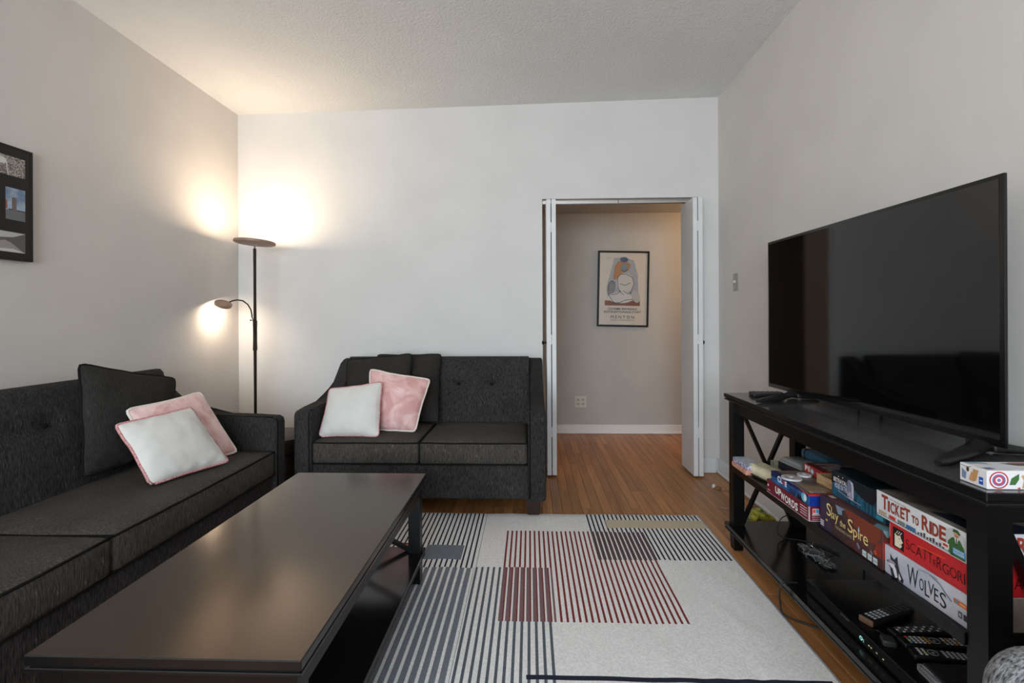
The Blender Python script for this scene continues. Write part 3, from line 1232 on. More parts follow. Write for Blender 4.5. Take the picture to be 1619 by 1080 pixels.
# ================================================================== DRUM OTTOMAN in the corner
M_drum = nmat('dark_brown_leather', (46, 38, 34), (56, 46, 41), 0.55, 14, bump=0.15)
dr = thing('storage_ottoman', 'round dark brown storage ottoman in the gap between the two sofas', 'ottoman', (-1.615, 3.075, 0))
bm = bmesh.new()
lathe(bm, [(0, 0.001), (0.196, 0.001), (0.205, 0.01), (0.205, 0.300), (0.198, 0.306), (0, 0.306)], 48)
obj('body', bm, M_drum, dr, smooth=40)
bm = bmesh.new()
lathe(bm, [(0, 0.307), (0.196, 0.307), (0.208, 0.315), (0.210, 0.375), (0.202, 0.398), (0.17, 0.410), (0, 0.414)], 48)
obj('lid', bm, M_drum, dr, smooth=40)

# ================================================================== PICTURES AND WALL FITTINGS
# photo collage on the left wall: local x -> +Y, z up, faces +X
M_frame = mat('black_frame', (14, 13, 13), 0.45, spec=0.3)
M_mat = mat('black_mount_board', (20, 18, 17), 0.7)
MC = Matrix.Translation((XL + 0.001, 1.83, 1.627)) @ Matrix.Rotation(PI / 2, 4, 'Z')
cf = thing('photo_collage', 'black collage frame of small photos on the grey wall over the sofa', 'picture', m=MC)
hw, hh = 0.260, 0.240
bm = bmesh.new()
for a, b2, c, d in ((-hw, hw, -hh, -hh + 0.012), (-hw, hw, hh - 0.012, hh), (-hw, -hw + 0.012, -hh, hh), (hw - 0.012, hw, -hh, hh)):
    box(bm, a, b2, -0.024, 0.0, c, d)
obj('frame', bm, M_frame, cf)
obj('mount_board', B(-hw + 0.012, hw - 0.012, -0.0235, -0.002, -hh + 0.012, hh - 0.012), M_mat, cf)
face = lambda x, z, e: Vector((x, -0.0238 - e, z))
dx = 1.83
a = Art(face)                                   # bare trees behind a fence
X0, X1, Z0, Z1 = 1.90 - dx, 2.056 - dx, 1.741 - 1.627, 1.822 - 1.627
a.poly(nmat('thicket_print', (70, 58, 52), (176, 168, 160), 0.5, 160, lo=0.4, hi=0.6), [(X0, Z0), (X1, Z0), (X1, Z1), (X0, Z1)])
a.oval((206, 206, 206), X0 + 0.062, Z1 - 0.024, 0.018, 0.014)
for q in (0.016, 0.024, 0.032):
    a.line((92, 80, 72), [(X0, Z0 + q), (X0 + 0.085, Z0 + q - 0.006)], 0.003)
a.line((214, 208, 204), [(X0 + 0.088, Z0), (X0 + 0.082, Z0 + 0.03), (X0 + 0.080, Z0 + 0.055)], 0.0035)
a.done('photo_print', cf)
a = Art(face)                                   # tower under a cloudy sky
X0, X1, Z0, Z1 = 1.976 - dx, 2.056 - dx, 1.556 - 1.627, 1.690 - 1.627
a.poly(nmat('cloud_print', (104, 128, 158), (176, 186, 196), 0.5, 26), [(X0, Z0), (X1, Z0), (X1, Z1), (X0, Z1)])
a.rect((150, 172, 196), X0, X1, Z0 + 0.042, Z0 + 0.062)
a.rect((104, 106, 108), X0, X1, Z0, Z0 + 0.040)
a.rect((70, 62, 60), X0 + 0.012, X1, Z0 + 0.040, Z0 + 0.045)
a.rect((112, 98, 92), X0 + 0.030, X0 + 0.044, Z0 + 0.040, Z0 + 0.096)
a.rect((92, 80, 78), X0 + 0.026, X0 + 0.030, Z0 + 0.040, Z0 + 0.094)
a.rect((150, 84, 66), X0, X0 + 0.007, Z0 + 0.044, Z0 + 0.078)
a.done('photo_print', cf)
a = Art(face)                                   # misty headland
X0, X1, Z0, Z1 = 1.90 - dx, 2.056 - dx, 1.420 - 1.627, 1.505 - 1.627
a.rect((92, 88, 86), X0, X1, Z0, Z1)
a.poly((178, 178, 176), [(X0, Z1), (X1, Z1 - 0.002), (X1 - 0.05, Z1 - 0.022), (X0, Z1 - 0.034)])
a.poly((148, 142, 142), [(X0, Z0), (X1, Z0), (X1 - 0.02, Z0 + 0.012), (X1 - 0.06, Z0 + 0.040), (X1 - 0.085, Z0 + 0.048), (X0, Z0 + 0.026)])
a.poly((196, 192, 190), [(X0, Z0), (X1, Z0), (X1 - 0.05, Z0 + 0.014), (X0, Z0 + 0.010)])
a.done('photo_print', cf)
a = Art(face)                                   # the rest of the collage, beyond the edge of the picture
a.rect((120, 126, 130), -0.21, -0.12, 0.05, 0.19)
a.rect((104, 110, 100), -0.21, -0.12, -0.19, 0.0)
a.rect((150, 146, 140), -0.08, 0.03, 0.114, 0.19)
a.rect((128, 122, 120), -0.08, 0.03, -0.20, -0.12)
a.done('photo_print', cf)

# exhibition poster in the hall, hanging slightly askew; faces -Y
MP = Matrix.Translation((0.916, HY - 0.001, 1.417)) @ Matrix.Rotation(R(1.3), 4, 'Y')
po = thing('exhibition_poster', 'black framed exhibition poster with an abstract figure on the hall wall', 'poster', m=MP)
hw, hh = 0.249, 0.370
bm = bmesh.new()
for a_, b2, c, d in ((-hw, hw, -hh, -hh + 0.018), (-hw, hw, hh - 0.018, hh), (-hw, -hw + 0.018, -hh + 0.018, hh - 0.018), (hw - 0.018, hw, -hh + 0.018, hh - 0.018)):
    box(bm, a_, b2, -0.024, -0.001, c, d, bev=0.002)
obj('frame', bm, M_frame, po)
obj('paper', B(-hw + 0.018, hw - 0.018, -0.012, -0.002, -hh + 0.018, hh - 0.018), mat('poster_paper', (196, 190, 180), 0.45), po)
a = Art(lambda x, z, e: Vector((x, -0.0122 - e * 2, z)))
# a plain abstract composition in the poster's greys, ochre, blue and brick
a.poly((150, 158, 168), [(-0.16, 0.02), (-0.09, 0.30), (0.0, 0.31), (0.10, 0.28), (0.14, 0.14), (0.15, -0.06), (0.05, -0.08), (-0.15, -0.08)])
a.rect((120, 70, 52), -0.175, 0.165, -0.165, -0.115)
a.rect((132, 74, 50), 0.12, 0.165, -0.115, -0.09)
a.poly((162, 116, 66), [(-0.10, 0.09), (-0.085, 0.22), (-0.05, 0.27), (0.02, 0.27), (0.07, 0.24), (0.06, 0.19), (0.01, 0.16), (-0.04, 0.13), (-0.07, 0.09)])
a.oval((60, 78, 112), 0.005, 0.285, 0.040, 0.026)
a.oval((112, 124, 130), 0.010, 0.205, 0.036, 0.042)
a.oval((186, 186, 182), 0.020, 0.060, 0.085, 0.095)
a.oval((120, 122, 126), -0.115, 0.005, 0.040, 0.075, rot=-0.2)
a.oval((192, 192, 190), -0.02, -0.085, 0.125, 0.055)
a.oval((168, 170, 170), 0.125, -0.075, 0.040, 0.060, rot=0.3)
for pts in ([(-0.06, 0.10), (-0.03, 0.14), (0.03, 0.145), (0.09, 0.11), (0.105, 0.05), (0.08, -0.02), (0.07, -0.06)],
            [(-0.055, 0.10), (-0.05, 0.02), (-0.03, -0.03), (0.01, -0.06)], [(-0.03, 0.05), (0.02, 0.035), (0.07, 0.06)],
            [(-0.14, -0.02), (-0.14, 0.05), (-0.11, 0.08), (-0.08, 0.05)], [(-0.14, -0.06), (-0.10, -0.12), (-0.06, -0.15)],
            [(-0.12, -0.06), (-0.06, -0.05), (-0.02, -0.02)], [(0.02, -0.11), (0.09, -0.10), (0.12, -0.14)], [(0.0, -0.02), (0.05, -0.05), (0.08, -0.03)],
            [(-0.02, 0.19), (0.01, 0.165), (0.04, 0.19)], [(-0.10, -0.14), (-0.03, -0.135), (0.02, -0.11)]):
    a.line((26, 30, 36), pts, 0.005)
INK = (40, 42, 50)
a.text(INK, 'Picasso', -0.165, 0.298, 0.035, 0.008)
a.text(INK, 'DIXIEME BIENNALE', -0.140, -0.206, 0.278, 0.020, bold=0.008)
a.text(INK, "INTERNATIONALE D'ART", -0.182, -0.236, 0.360, 0.021, bold=0.008)
a.text(INK, 'MENTON', -0.115, -0.290, 0.226, 0.030, bold=0.0, spacing=1.5)
a.text(INK, '1 JUILLET - 30 SEPTEMBRE 1974', -0.115, -0.312, 0.226, 0.011)
a.done('printed_artwork', po)
bm = bmesh.new()
box(bm, -hw + 0.018, hw - 0.018, -0.0155, -0.0140, -hh + 0.018, hh - 0.018)
MG = bpy.data.materials.new('clear_acrylic')
MG.use_nodes = True
nt = MG.node_tree
nt.nodes.clear()
n1, n2, n3, n4 = (nt.nodes.new('ShaderNode' + q) for q in ('BsdfTransparent', 'BsdfGlossy', 'MixShader', 'OutputMaterial'))
n2.inputs['Roughness'].default_value = 0.12
n3.inputs[0].default_value = 0.02
nt.links.new(n1.outputs[0], n3.inputs[1])
nt.links.new(n2.outputs[0], n3.inputs[2])
nt.links.new(n3.outputs[0], n4.inputs[0])
obj('glazing', bm, MG, po)

# outlet in the hall
ol = thing('wall_outlet', 'white double outlet plate low on the hall wall', 'outlet', (0.4985, HY - 0.001, 0.311))
bm = bmesh.new()
box(bm, -0.0575, 0.0575, -0.006, 0, -0.0575, 0.0575, bev=0.002)
obj('cover_plate', bm, mat('outlet_plastic', (206, 202, 194), 0.4), ol)
for sx in (-0.023, 0.023):
    for sz in (-0.020, 0.020):
        bm = bmesh.new()
        rbox(bm, sx - 0.0165, sx + 0.0165, -0.0085, -0.0055, sz - 0.0145, sz + 0.0145, 0.001, 2, 2)
        rc = obj('receptacle', bm, mat('outlet_ivory', (190, 184, 174), 0.4), ol)
        bm = bmesh.new()
        for q in (-0.006, 0.006):
            box(bm, sx + q - 0.0014, sx + q + 0.0014, -0.0092, -0.008, sz - 0.002, sz + 0.008)
        box(bm, sx - 0.0025, sx + 0.0025, -0.0092, -0.008, sz - 0.009, sz - 0.005)
        obj('slot', bm, M_black, rc)
# light switch on the right wall
sw = thing('light_switch', 'brushed metal light switch plate on the bare wall near the folding door', 'switch', (XR - 0.0005, 3.355, 1.369))
bm = bmesh.new()
box(bm, -0.0055, 0, -0.036, 0.036, -0.058, 0.058, bev=0.002)
obj('cover_plate', bm, nmat('brushed_plate', (150, 148, 138), (170, 168, 158), 0.4, 30), sw)
obj('toggle', B(-0.020, -0.005, -0.005, 0.005, -0.006, 0.012, bev=0.001), mat('toggle_ivory', (214, 208, 194), 0.4), sw)
for z in (-0.041, 0.041):
    bm = bmesh.new()
    lathe(bm, [(0, 0), (0.0035, 0), (0.003, 0.0015), (0, 0.0015)], 10, Matrix.Translation((-0.0055, 0, z)) @ Matrix.Rotation(-PI / 2, 4, 'Y'))
    obj('screw', bm, M_chrome, sw)

# ================================================================== THINGS ON THE MIDDLE SHELF
SHZ = 0.4182


def game_box(name, label, X, Y, z, L, D, H, m_side, m_top, cat='board game', lid=0.6, rz=0.0, group=None, gap=0.0016):
    """lidded cardboard box; local x runs along the shelf towards the camera, local y to the wall"""
    t = thing(name, label, cat, (X, Y, z), -PI / 2 + rz, group)
    bm = bmesh.new()
    box(bm, 0.0012, L - 0.0012, 0.0012, D - 0.0012, 0, H * (1 - lid) + 0.004)
    obj('box_base', bm, m_side, t)
    bm = bmesh.new()
    box(bm, 0, L, 0, D, H * (1 - lid), H, bev=0.0012, mi=0)
    for f in bm.faces:
        if f.normal.z > 0.9:
            f.material_index = 1
    bmesh.ops.recalc_face_normals(bm, faces=bm.faces[:])
    for f in bm.faces:
        f.material_index = 1 if f.calc_center_median().z > H - 1e-4 else 0
    obj('box_lid', bm, [m_side, m_top], t)
    return t


WHT = (226, 224, 222)
# --- wolves
H, L, D = 0.077, 0.268, 0.29
t = game_box('board_game_box', 'pale grey wolf-pictured game box at the bottom of the stack by the near post', 0.992, 1.418, SHZ, L, D, H,
             nmat('misty_card', (172, 176, 192), (208, 210, 220), 0.45, 9), nmat('misty_card_top', (150, 154, 170), (196, 198, 208), 0.45, 9), lid=0.98)


def wolf(a, x, z, s, dark=(48, 46, 58), mid=(150, 148, 164), lt=(222, 222, 228)):
    P = lambda pts: [(x + p * s, z + q * s) for p, q in pts]
    a.poly(dark, P([(0.30, 0.0), (0.22, 0.30), (0.26, 0.52), (0.22, 0.86), (0.34, 0.74), (0.44, 0.70), (0.60, 0.90), (0.64, 0.62), (0.72, 0.38), (0.92, 0.14), (0.90, 0.0)]))
    a.poly(mid, P([(0.06, 0.50), (0.20, 0.62), (0.36, 0.64), (0.50, 0.56), (0.44, 0.40), (0.26, 0.36), (0.12, 0.38)]))
    a.poly(lt, P([(0.10, 0.42), (0.26, 0.48), (0.42, 0.50), (0.54, 0.36), (0.62, 0.10), (0.50, 0.02), (0.42, 0.16), (0.36, 0.32), (0.20, 0.34)]))
    a.poly(dark, P([(0.04, 0.50), (0.12, 0.56), (0.14, 0.50), (0.08, 0.45)]))
    a.poly(dark, P([(0.10, 0.40), (0.24, 0.36), (0.30, 0.30), (0.20, 0.32)]))
    a.oval((206, 168, 90), x + 0.30 * s, z + 0.56 * s, 0.03 * s, 0.022 * s, 8)
    a.poly(dark, P([(0.24, 0.64), (0.38, 0.60), (0.40, 0.64), (0.30, 0.68)]))
    a.poly(lt, P([(0.68, 0.30), (0.80, 0.14), (0.74, 0.02), (0.66, 0.10)]))


a = Art(front())
a.poly((186, 190, 206), [(0.05, 0.0), (0.09, 0.05), (0.125, 0.062), (0.15, 0.04), (0.13, 0.0)])
a.poly((196, 200, 212), [(0.14, 0.05), (0.19, 0.070), (0.225, 0.030), (0.24, 0.012), (0.20, 0.03)])
a.line((120, 126, 142), [(0.155, 0.071), (0.185, 0.064), (0.20, 0.052), (0.22, 0.04)], 0.004)
a.line((150, 156, 172), [(0.12, 0.066), (0.15, 0.072), (0.18, 0.071)], 0.003)
wolf(a, 0.006, 0.001, 0.070)
BK = (26, 24, 30)
wx = 0.098
for s, x_, w_, z_, h_ in (('W', 0.084, 0.036, 0.012, 0.050), ('O', 0.124, 0.014, 0.018, 0.030), ('L', 0.141, 0.014, 0.012, 0.038), ('V', 0.151, 0.019, 0.022, 0.032), ('E', 0.170, 0.013, 0.015, 0.032), ('S', 0.187, 0.018, 0.012, 0.036)):
    a.text(BK, s, x_, z_, w_, h_, bold=0.0)
a.rect((216, 108, 52), 0.226, 0.262, 0.043, 0.054)
a.oval((110, 140, 150), 0.234, 0.0485, 0.005, 0.0045, 12)
a.rect((238, 176, 120), 0.242, 0.258, 0.0465, 0.0505)
a.rect((40, 40, 46), 0.238, 0.248, 0.016, 0.030)
a.rect((40, 40, 46), 0.252, 0.262, 0.016, 0.030)
a.rect((170, 170, 176), 0.240, 0.246, 0.019, 0.027)
a.done('printed_front', t)
a = Art(side(L))
a.poly(nmat('tan_rock_print', (120, 104, 94), (164, 148, 134), 0.5, 14), [(0, 0), (D, 0), (D, H), (0, H)])
a.poly((178, 160, 146), [(0.12, 0.0), (0.17, 0.0), (0.16, H), (0.125, H)])
a.poly((176, 182, 190), [(0.16, H), (0.22, H), (0.2, 0.03)])
P = lambda pts: [(0.02 + p * 0.09, 0.0 + q * 0.075) for p, q in pts]
a.poly((66, 52, 46), P([(0.0, 0.0), (0.0, 0.72), (0.12, 0.95), (0.2, 0.74), (0.40, 0.66), (0.72, 0.62), (0.62, 0.52), (0.3, 0.5), (0.3, 0.2), (0.6, 0.0)]))
a.poly((196, 196, 204), P([(0.05, 0.48), (0.25, 0.56), (0.64, 0.56), (0.6, 0.5), (0.3, 0.45)]))
a.poly((208, 204, 202), P([(0.1, 0.36), (0.24, 0.36), (0.3, 0.12), (0.8, 0.0), (0.3, 0.0)]))
a.done('printed_end', t)

# --- red word game
H2, L, D = 0.072, 0.252, 0.262
RED = (196, 30, 36)
t = game_box('board_game_box', 'bright red party game box in the middle of the stack by the near post', 0.994, 1.402, SHZ + H + 0.0004, L, D, H2,
             mat('red_card', RED, 0.4), mat('red_card_top', (176, 28, 34), 0.4), lid=0.96)


def scat(a, o, short=False):
    a.rect((24, 20, 22), o + 0.013, o + 0.053, 0.008, 0.062)
    a.poly((232, 222, 200), [(o + 0.020, 0.012), (o + 0.020, 0.046), (o + 0.026, 0.052), (o + 0.040, 0.050), (o + 0.042, 0.040), (o + 0.050, 0.030), (o + 0.044, 0.027), (o + 0.046, 0.020), (o + 0.040, 0.012)])
    a.poly((24, 20, 22), [(o + 0.020, 0.046), (o + 0.028, 0.042), (o + 0.042, 0.046), (o + 0.046, 0.054), (o + 0.03, 0.058)])
    for q in (0, 0.007, 0.014):
        a.line((232, 222, 200), [(o + 0.025 + q, 0.047), (o + 0.032 + q, 0.056)], 0.0018)
    a.oval((24, 20, 22), o + 0.037, 0.037, 0.002, 0.0015, 8)
    a.line((24, 20, 22), [(o + 0.038, 0.022), (o + 0.045, 0.022)], 0.0015)
    x_ = o + 0.060
    for s, w_, z_, h_ in (('S', 0.013, 0.022, 0.026), ('C', 0.016, 0.022, 0.024), ('A', 0.019, 0.020, 0.026), ('T', 0.014, 0.022, 0.026), ('T', 0.014, 0.022, 0.026), ('E', 0.008, 0.022, 0.014), ('R', 0.014, 0.020, 0.028), ('G', 0.018, 0.019, 0.024), ('O', 0.019, 0.020, 0.024), ('R', 0.014, 0.020, 0.025), ('I', 0.003, 0.020, 0.025), ('E', 0.011, 0.020, 0.024), ('S', 0.012, 0.020, 0.024)):
        if x_ + w_ > o + (L if not short else D) - 0.003:
            break
        a.text((22, 18, 20), s, x_, z_, w_, h_, bold=-0.012)
        x_ += w_ + 0.0026


a = Art(front())
scat(a, 0)
a.line((236, 96, 40), [(0.100, 0.047), (0.185, 0.055)], 0.002)
a.rect((222, 190, 180), 0.002, 0.0035, 0.03, 0.066)
a.done('printed_front', t)
a = Art(side(L))
scat(a, 0.0, True)
a.done('printed_end', t)

# --- train game
H3, L, D = 0.070, 0.292, 0.292
t = game_box('board_game_box', 'white train game box with red-brown letters, topmost of the stack by the near post', 0.988, 1.444, SHZ + H + H2 + 0.0012, L, D, H3,
             nmat('aged_white_card', (202, 203, 206), (222, 222, 223), 0.4, 9), nmat('train_lid_art', (58, 52, 50), (150, 140, 130), 0.35, 8, dist=0.8), lid=0.97)
BR, BRD = (150, 56, 36), (70, 32, 26)


def ticket(a, o, full=True):
    items = (('T', 0.022, 0.023, 0.026, 0.038), ('I', 0.046, 0.006, 0.026, 0.028), ('C', 0.056, 0.014, 0.026, 0.029), ('K', 0.074, 0.014, 0.026, 0.029), ('E', 0.092, 0.013, 0.026, 0.029), ('T', 0.106, 0.018, 0.026, 0.032),
             ('T', 0.131, 0.010, 0.030, 0.018), ('O', 0.143, 0.010, 0.029, 0.019), ('R', 0.164, 0.022, 0.026, 0.036), ('I', 0.188, 0.006, 0.026, 0.030), ('D', 0.197, 0.017, 0.026, 0.030), ('E', 0.217, 0.018, 0.026, 0.033))
    items = [q for q in items if o + q[1] > 0.001]
    for s, x_, w_, z_, h_ in items:
        a.text(BRD, s, o + x_ - 0.0008, z_ - 0.0008, w_ + 0.0016, h_ + 0.0016, bold=0.03)
    for s, x_, w_, z_, h_ in items:
        a.text(BR, s, o + x_, z_, w_, h_, bold=0.02)
    if o < 0:
        return
    a.rect((176, 156, 120), o + 0.010, o + 0.040, 0.010, 0.018)
    a.rect((190, 52, 44), o + 0.050, o + 0.074, 0.009, 0.018)
    a.rect((120, 130, 120), o + 0.082, o + 0.108, 0.008, 0.018)
    a.rect((54, 104, 150), o + 0.112, o + 0.144, 0.008, 0.018)
    for q in range(9):
        a.rect((66, 62, 72), o + 0.150 + q * 0.0095, o + 0.156 + q * 0.0095, 0.008, 0.0135 + 0.003 * ((q * 7) % 3))
    a.line((110, 112, 118), [(o + 0.004, 0.0065), (o + 0.258, 0.0065)], 0.0012)
    for q in range(16):
        a.rect((60, 56, 60), o + 0.012 + q * 0.0088, o + 0.016 + q * 0.0088, 0.006, 0.0085)


a = Art(front())
a.text((110, 100, 96), '15th Anniversary', 0.052, 0.058, 0.060, 0.006)
ticket(a, 0)
a.oval((188, 188, 188), 0.262, 0.042, 0.026, 0.026)
# conductor in a green uniform
a.poly((54, 96, 48), [(0.240, 0.012), (0.243, 0.034), (0.254, 0.046), (0.264, 0.050), (0.276, 0.046), (0.287, 0.030), (0.289, 0.004), (0.250, 0.004)])
a.poly((34, 64, 34), [(0.250, 0.004), (0.256, 0.024), (0.260, 0.004)])
a.poly((222, 218, 210), [(0.260, 0.050), (0.272, 0.049), (0.266, 0.030)])
a.poly((34, 30, 34), [(0.265, 0.048), (0.268, 0.048), (0.2675, 0.032), (0.265, 0.030)])
a.oval((196, 140, 112), 0.266, 0.056, 0.0072, 0.008)
a.line((50, 36, 30), [(0.262, 0.053), (0.271, 0.053)], 0.0016)
a.poly((46, 88, 44), [(0.256, 0.060), (0.258, 0.067), (0.270, 0.068), (0.277, 0.061), (0.275, 0.057), (0.266, 0.061)])
a.rect((226, 214, 208), 0.226, 0.246, 0.012, 0.026)
a.rect((170, 60, 56), 0.229, 0.243, 0.016, 0.022)
a.rect((86, 150, 196), 0.256, 0.290, 0.010, 0.024)
a.text(WHT, 'DAYS OF', 0.260, 0.018, 0.026, 0.005)
a.text(WHT, 'WONDER', 0.259, 0.0115, 0.028, 0.005)
a.done('printed_front', t)
a = Art(side(L))
a.rect((190, 192, 198), 0, D, 0, H3)
a.oval((206, 208, 212), 0.035, 0.058, 0.022, 0.012)
a.text((60, 56, 60), 'BIG', 0.022, 0.052, 0.022, 0.010)
ticket(a, -0.055)
a.rect((110, 140, 170), 0.05, D, 0.010, 0.020)
a.done('printed_end', t)
a = Art(top(H3))
a.text((22, 20, 20), 'TICKET', 0.04, 0.16, 0.14, 0.06, bold=0.03)
a.poly((36, 40, 54), [(0.16, 0.02), (0.29, 0.02), (0.29, 0.2), (0.22, 0.14)])
a.done('printed_top', t)

# --- tall brown box
H4, L, D = 0.112, 0.296, 0.296
t = game_box('board_game_box', 'tall brown and rust game box with gold lettering standing beside the wolf box', 0.988, 1.716, SHZ, L, D, H4,
             nmat('dusky_card', (52, 36, 46), (90, 48, 40), 0.4, 5), nmat('dusky_card_top', (56, 34, 32), (110, 48, 36), 0.4, 6), lid=0.985)
a = Art(front())
a.poly((56, 46, 68), [(0, 0), (0.055, 0), (0.085, 0.05), (0.05, H4), (0, H4)])
a.poly((58, 39, 40), [(0.05, H4), (0.06, 0), (0.2, 0), (0.14, 0.05), (0.1, H4)])
a.poly((122, 55, 37), [(0.12, H4), (0.15, 0.085), (0.22, 0.055), (0.27, 0.06), (0.29, 0.09), (0.29, H4)])
a.poly((100, 48, 36), [(0.14, 0.07), (0.21, 0.045), (0.25, 0.055), (0.2, 0.065)])
a.poly((136, 48, 34), [(0.262, 0.030), (0.292, 0.03), (0.292, 0.072), (0.27, 0.066)])
a.poly((74, 42, 40), [(0.1, 0), (L, 0), (L, 0.028), (0.2, 0.036)])
a.poly((112, 138, 162), [(0.083, 0.106), (0.096, 0.080), (0.117, 0.084), (0.116, 0.098), (0.134, 0.108)])
a.poly((180, 120, 100), [(0.098, 0.103), (0.112, 0.095), (0.104, 0.092)])
GO, GOD = (232, 208, 140), (60, 40, 30)


def slaytxt(c, d):
    for s, x_, w_, z_, h_ in (('S', 0.036, 0.023, 0.055, 0.041), ('l', 0.0615, 0.0036, 0.053, 0.038), ('a', 0.0685, 0.0115, 0.055, 0.019), ('y', 0.082, 0.017, 0.043, 0.032),
                              ('t', 0.107, 0.006, 0.047, 0.018), ('h', 0.1145, 0.008, 0.047, 0.020), ('e', 0.1245, 0.010, 0.048, 0.013),
                              ('S', 0.146, 0.024, 0.047, 0.041), ('p', 0.172, 0.018, 0.031, 0.034), ('i', 0.194, 0.005, 0.044, 0.030), ('r', 0.203, 0.012, 0.043, 0.022), ('e', 0.217, 0.021, 0.040, 0.026)):
        a.text(c, s, x_ + d, z_ - d, w_, h_, bold=0.002)


slaytxt(GOD, 0.0012)
slaytxt(GO, 0)
a.poly((150, 208, 232), [(0.193, 0.068), (0.197, 0.084), (0.201, 0.070), (0.197, 0.064)])
a.text((190, 170, 130), 'THE BOARD GAME', 0.082, 0.030, 0.082, 0.009)
a.oval((214, 150, 70), 0.037, 0.037, 0.006, 0.004, 10)
a.oval((216, 80, 56), 0.268, 0.038, 0.006, 0.006, 12)
a.oval((120, 50, 40), 0.268, 0.038, 0.003, 0.003, 12)
a.oval((112, 104, 104), 0.252, 0.030, 0.006, 0.007, 12)
a.poly((112, 112, 142), [(0.186, 0.026), (0.194, 0.034), (0.204, 0.020), (0.196, 0.014)])
a.oval((58, 60, 92), 0.172, 0.093, 0.005, 0.004, 10)
for i, x_ in enumerate((0.213, 0.236, 0.259)):
    a.rect((196, 214, 216), x_, x_ + 0.018, 0.004, 0.022)
    a.text((60, 70, 76), ('1-4', '12+', '60')[i], x_ + 0.003, 0.009, 0.012, 0.008)
for z_ in (0.010, 0.017, 0.024):
    a.rect((190, 190, 196), 0.002, 0.022, z_, z_ + 0.005)
a.done('printed_front', t)
a = Art(side(L))
a.poly((170, 40, 34), [(0, 0.03), (0.04, 0.05), (0.06, 0.075), (0, 0.08)])
a.poly((110, 150, 158), [(0, H4), (0.06, H4), (0.05, 0.1), (0.012, 0.092)])
a.done('printed_end', t)
a = Art(top(H4))
a.poly((110, 150, 158), [(L, 0), (L, 0.045), (L - 0.05, 0.02), (L - 0.035, 0)])
a.done('printed_top', t)
a = Art(top(H4))
a.rect((190, 180, 170), 0.02, 0.045, 0.012, 0.028)
a.done('printed_label', t)

# --- teal haunted house box on the brown box
H5, L, D = 0.082, 0.252, 0.27
t = game_box('board_game_box', 'dark teal haunted-house game box lying on the tall brown box', 1.024, 1.713, SHZ + H4 + 0.0006, L, D, H5,
             nmat('teal_card', (20, 58, 78), (34, 96, 124), 0.4, 14, stretch=(6, 1, 1)), nmat('teal_card_top', (14, 26, 30), (30, 52, 54), 0.4, 8), lid=0.97)
a = Art(front())
a.poly((22, 28, 34), [(0, 0.04), (0.02, 0.045), (0.055, 0.052), (0.09, 0.062), (0.15, 0.040), (0.20, 0.032), (0.22, 0.058), (0.252, 0.07), (0.252, H5), (0, H5)])
a.poly((30, 84, 92), [(0.215, 0.0), (0.252, 0.0), (0.252, 0.07), (0.232, 0.062)])
for x_ in (0.13, 0.15, 0.172, 0.19, 0.205):
    a.rect((54, 118, 140), x_, x_ + 0.004, 0.004, 0.034)
a.poly((120, 124, 150), [(0.083, 0.026), (0.083, 0.068), (0.087, 0.075), (0.098, 0.078), (0.110, 0.070), (0.112, 0.024)])
a.poly((196, 198, 208), [(0.105, 0.024), (0.104, 0.066), (0.097, 0.075), (0.110, 0.072), (0.114, 0.06), (0.114, 0.022)])
a.oval((230, 230, 236), 0.038, 0.071, 0.002, 0.002, 8)
a.oval((230, 230, 236), 0.060, 0.073, 0.002, 0.002, 8)
a.text((224, 214, 214), 'BETRAYAL', 0.012, 0.050, 0.070, 0.014, bold=0.02)
a.text((206, 206, 222), 'HOUSE ON THE', 0.018, 0.030, 0.064, 0.017, bold=0.02)
a.text((206, 196, 214), 'HILL', 0.084, 0.017, 0.029, 0.022, bold=0.02)
a.line((200, 196, 204), [(0.034, 0.024), (0.085, 0.017), (0.150, 0.016)], 0.0015)
a.rect((14, 20, 30), 0.092, 0.096, 0.0, 0.014)
a.rect((60, 150, 176), 0.215, 0.245, 0.004, 0.016)
a.done('printed_front', t)
a = Art(top(H5))
a.oval((46, 92, 76), 0.11, 0.10, 0.030, 0.018)
a.poly((24, 62, 74), [(0.16, 0.03), (0.25, 0.03), (0.25, 0.12), (0.2, 0.1)])
a.done('printed_top', t)

# --- maroon word game with the blue detective game on top
H6, L, D = 0.052, 0.305, 0.27
t = game_box('board_game_box', 'maroon word game box at the shelf edge, under the blue detective game', 0.972, 2.062, SHZ, L, D, H6,
             mat('maroon_card', (112, 26, 44), 0.4), nmat('maroon_card_top', (90, 80, 76), (60, 30, 36), 0.4, 8), lid=0.9)
a = Art(front())
for i, (s, x_, w_, z_, h_) in enumerate((('U', 0.070, 0.024, 0.018, 0.026), ('P', 0.096, 0.020, 0.018, 0.026), ('W', 0.113, 0.031, 0.009, 0.028), ('O', 0.145, 0.024, 0.008, 0.028), ('R', 0.172, 0.020, 0.008, 0.027), ('D', 0.194, 0.021, 0.007, 0.028), ('S', 0.217, 0.018, 0.006, 0.029))):
    a.text((60, 14, 26), s, x_ + 0.0015, z_ - 0.0015, w_, h_, bold=0.045)
    a.text((240, 236, 234), s, x_, z_, w_, h_, bold=0.03)
a.rect((150, 40, 50), 0.006, 0.020, 0.022, 0.036)
a.rect((226, 220, 222), 0.008, 0.018, 0.026, 0.033)
a.rect((220, 190, 196), 0.008, 0.030, 0.010, 0.013)
for q in range(4):
    a.rect((226, 200, 206), 0.250, 0.294, 0.012 + q * 0.009, 0.0148 + q * 0.009)
a.rect((206, 196, 194), 0.0, L, 0.0, 0.0018)
a.rect((206, 196, 194), L - 0.003, L, 0.0, H6)
a.done('printed_front', t)
a = Art(side(L))
a.rect((206, 196, 194), 0, 0.003, 0, H6)
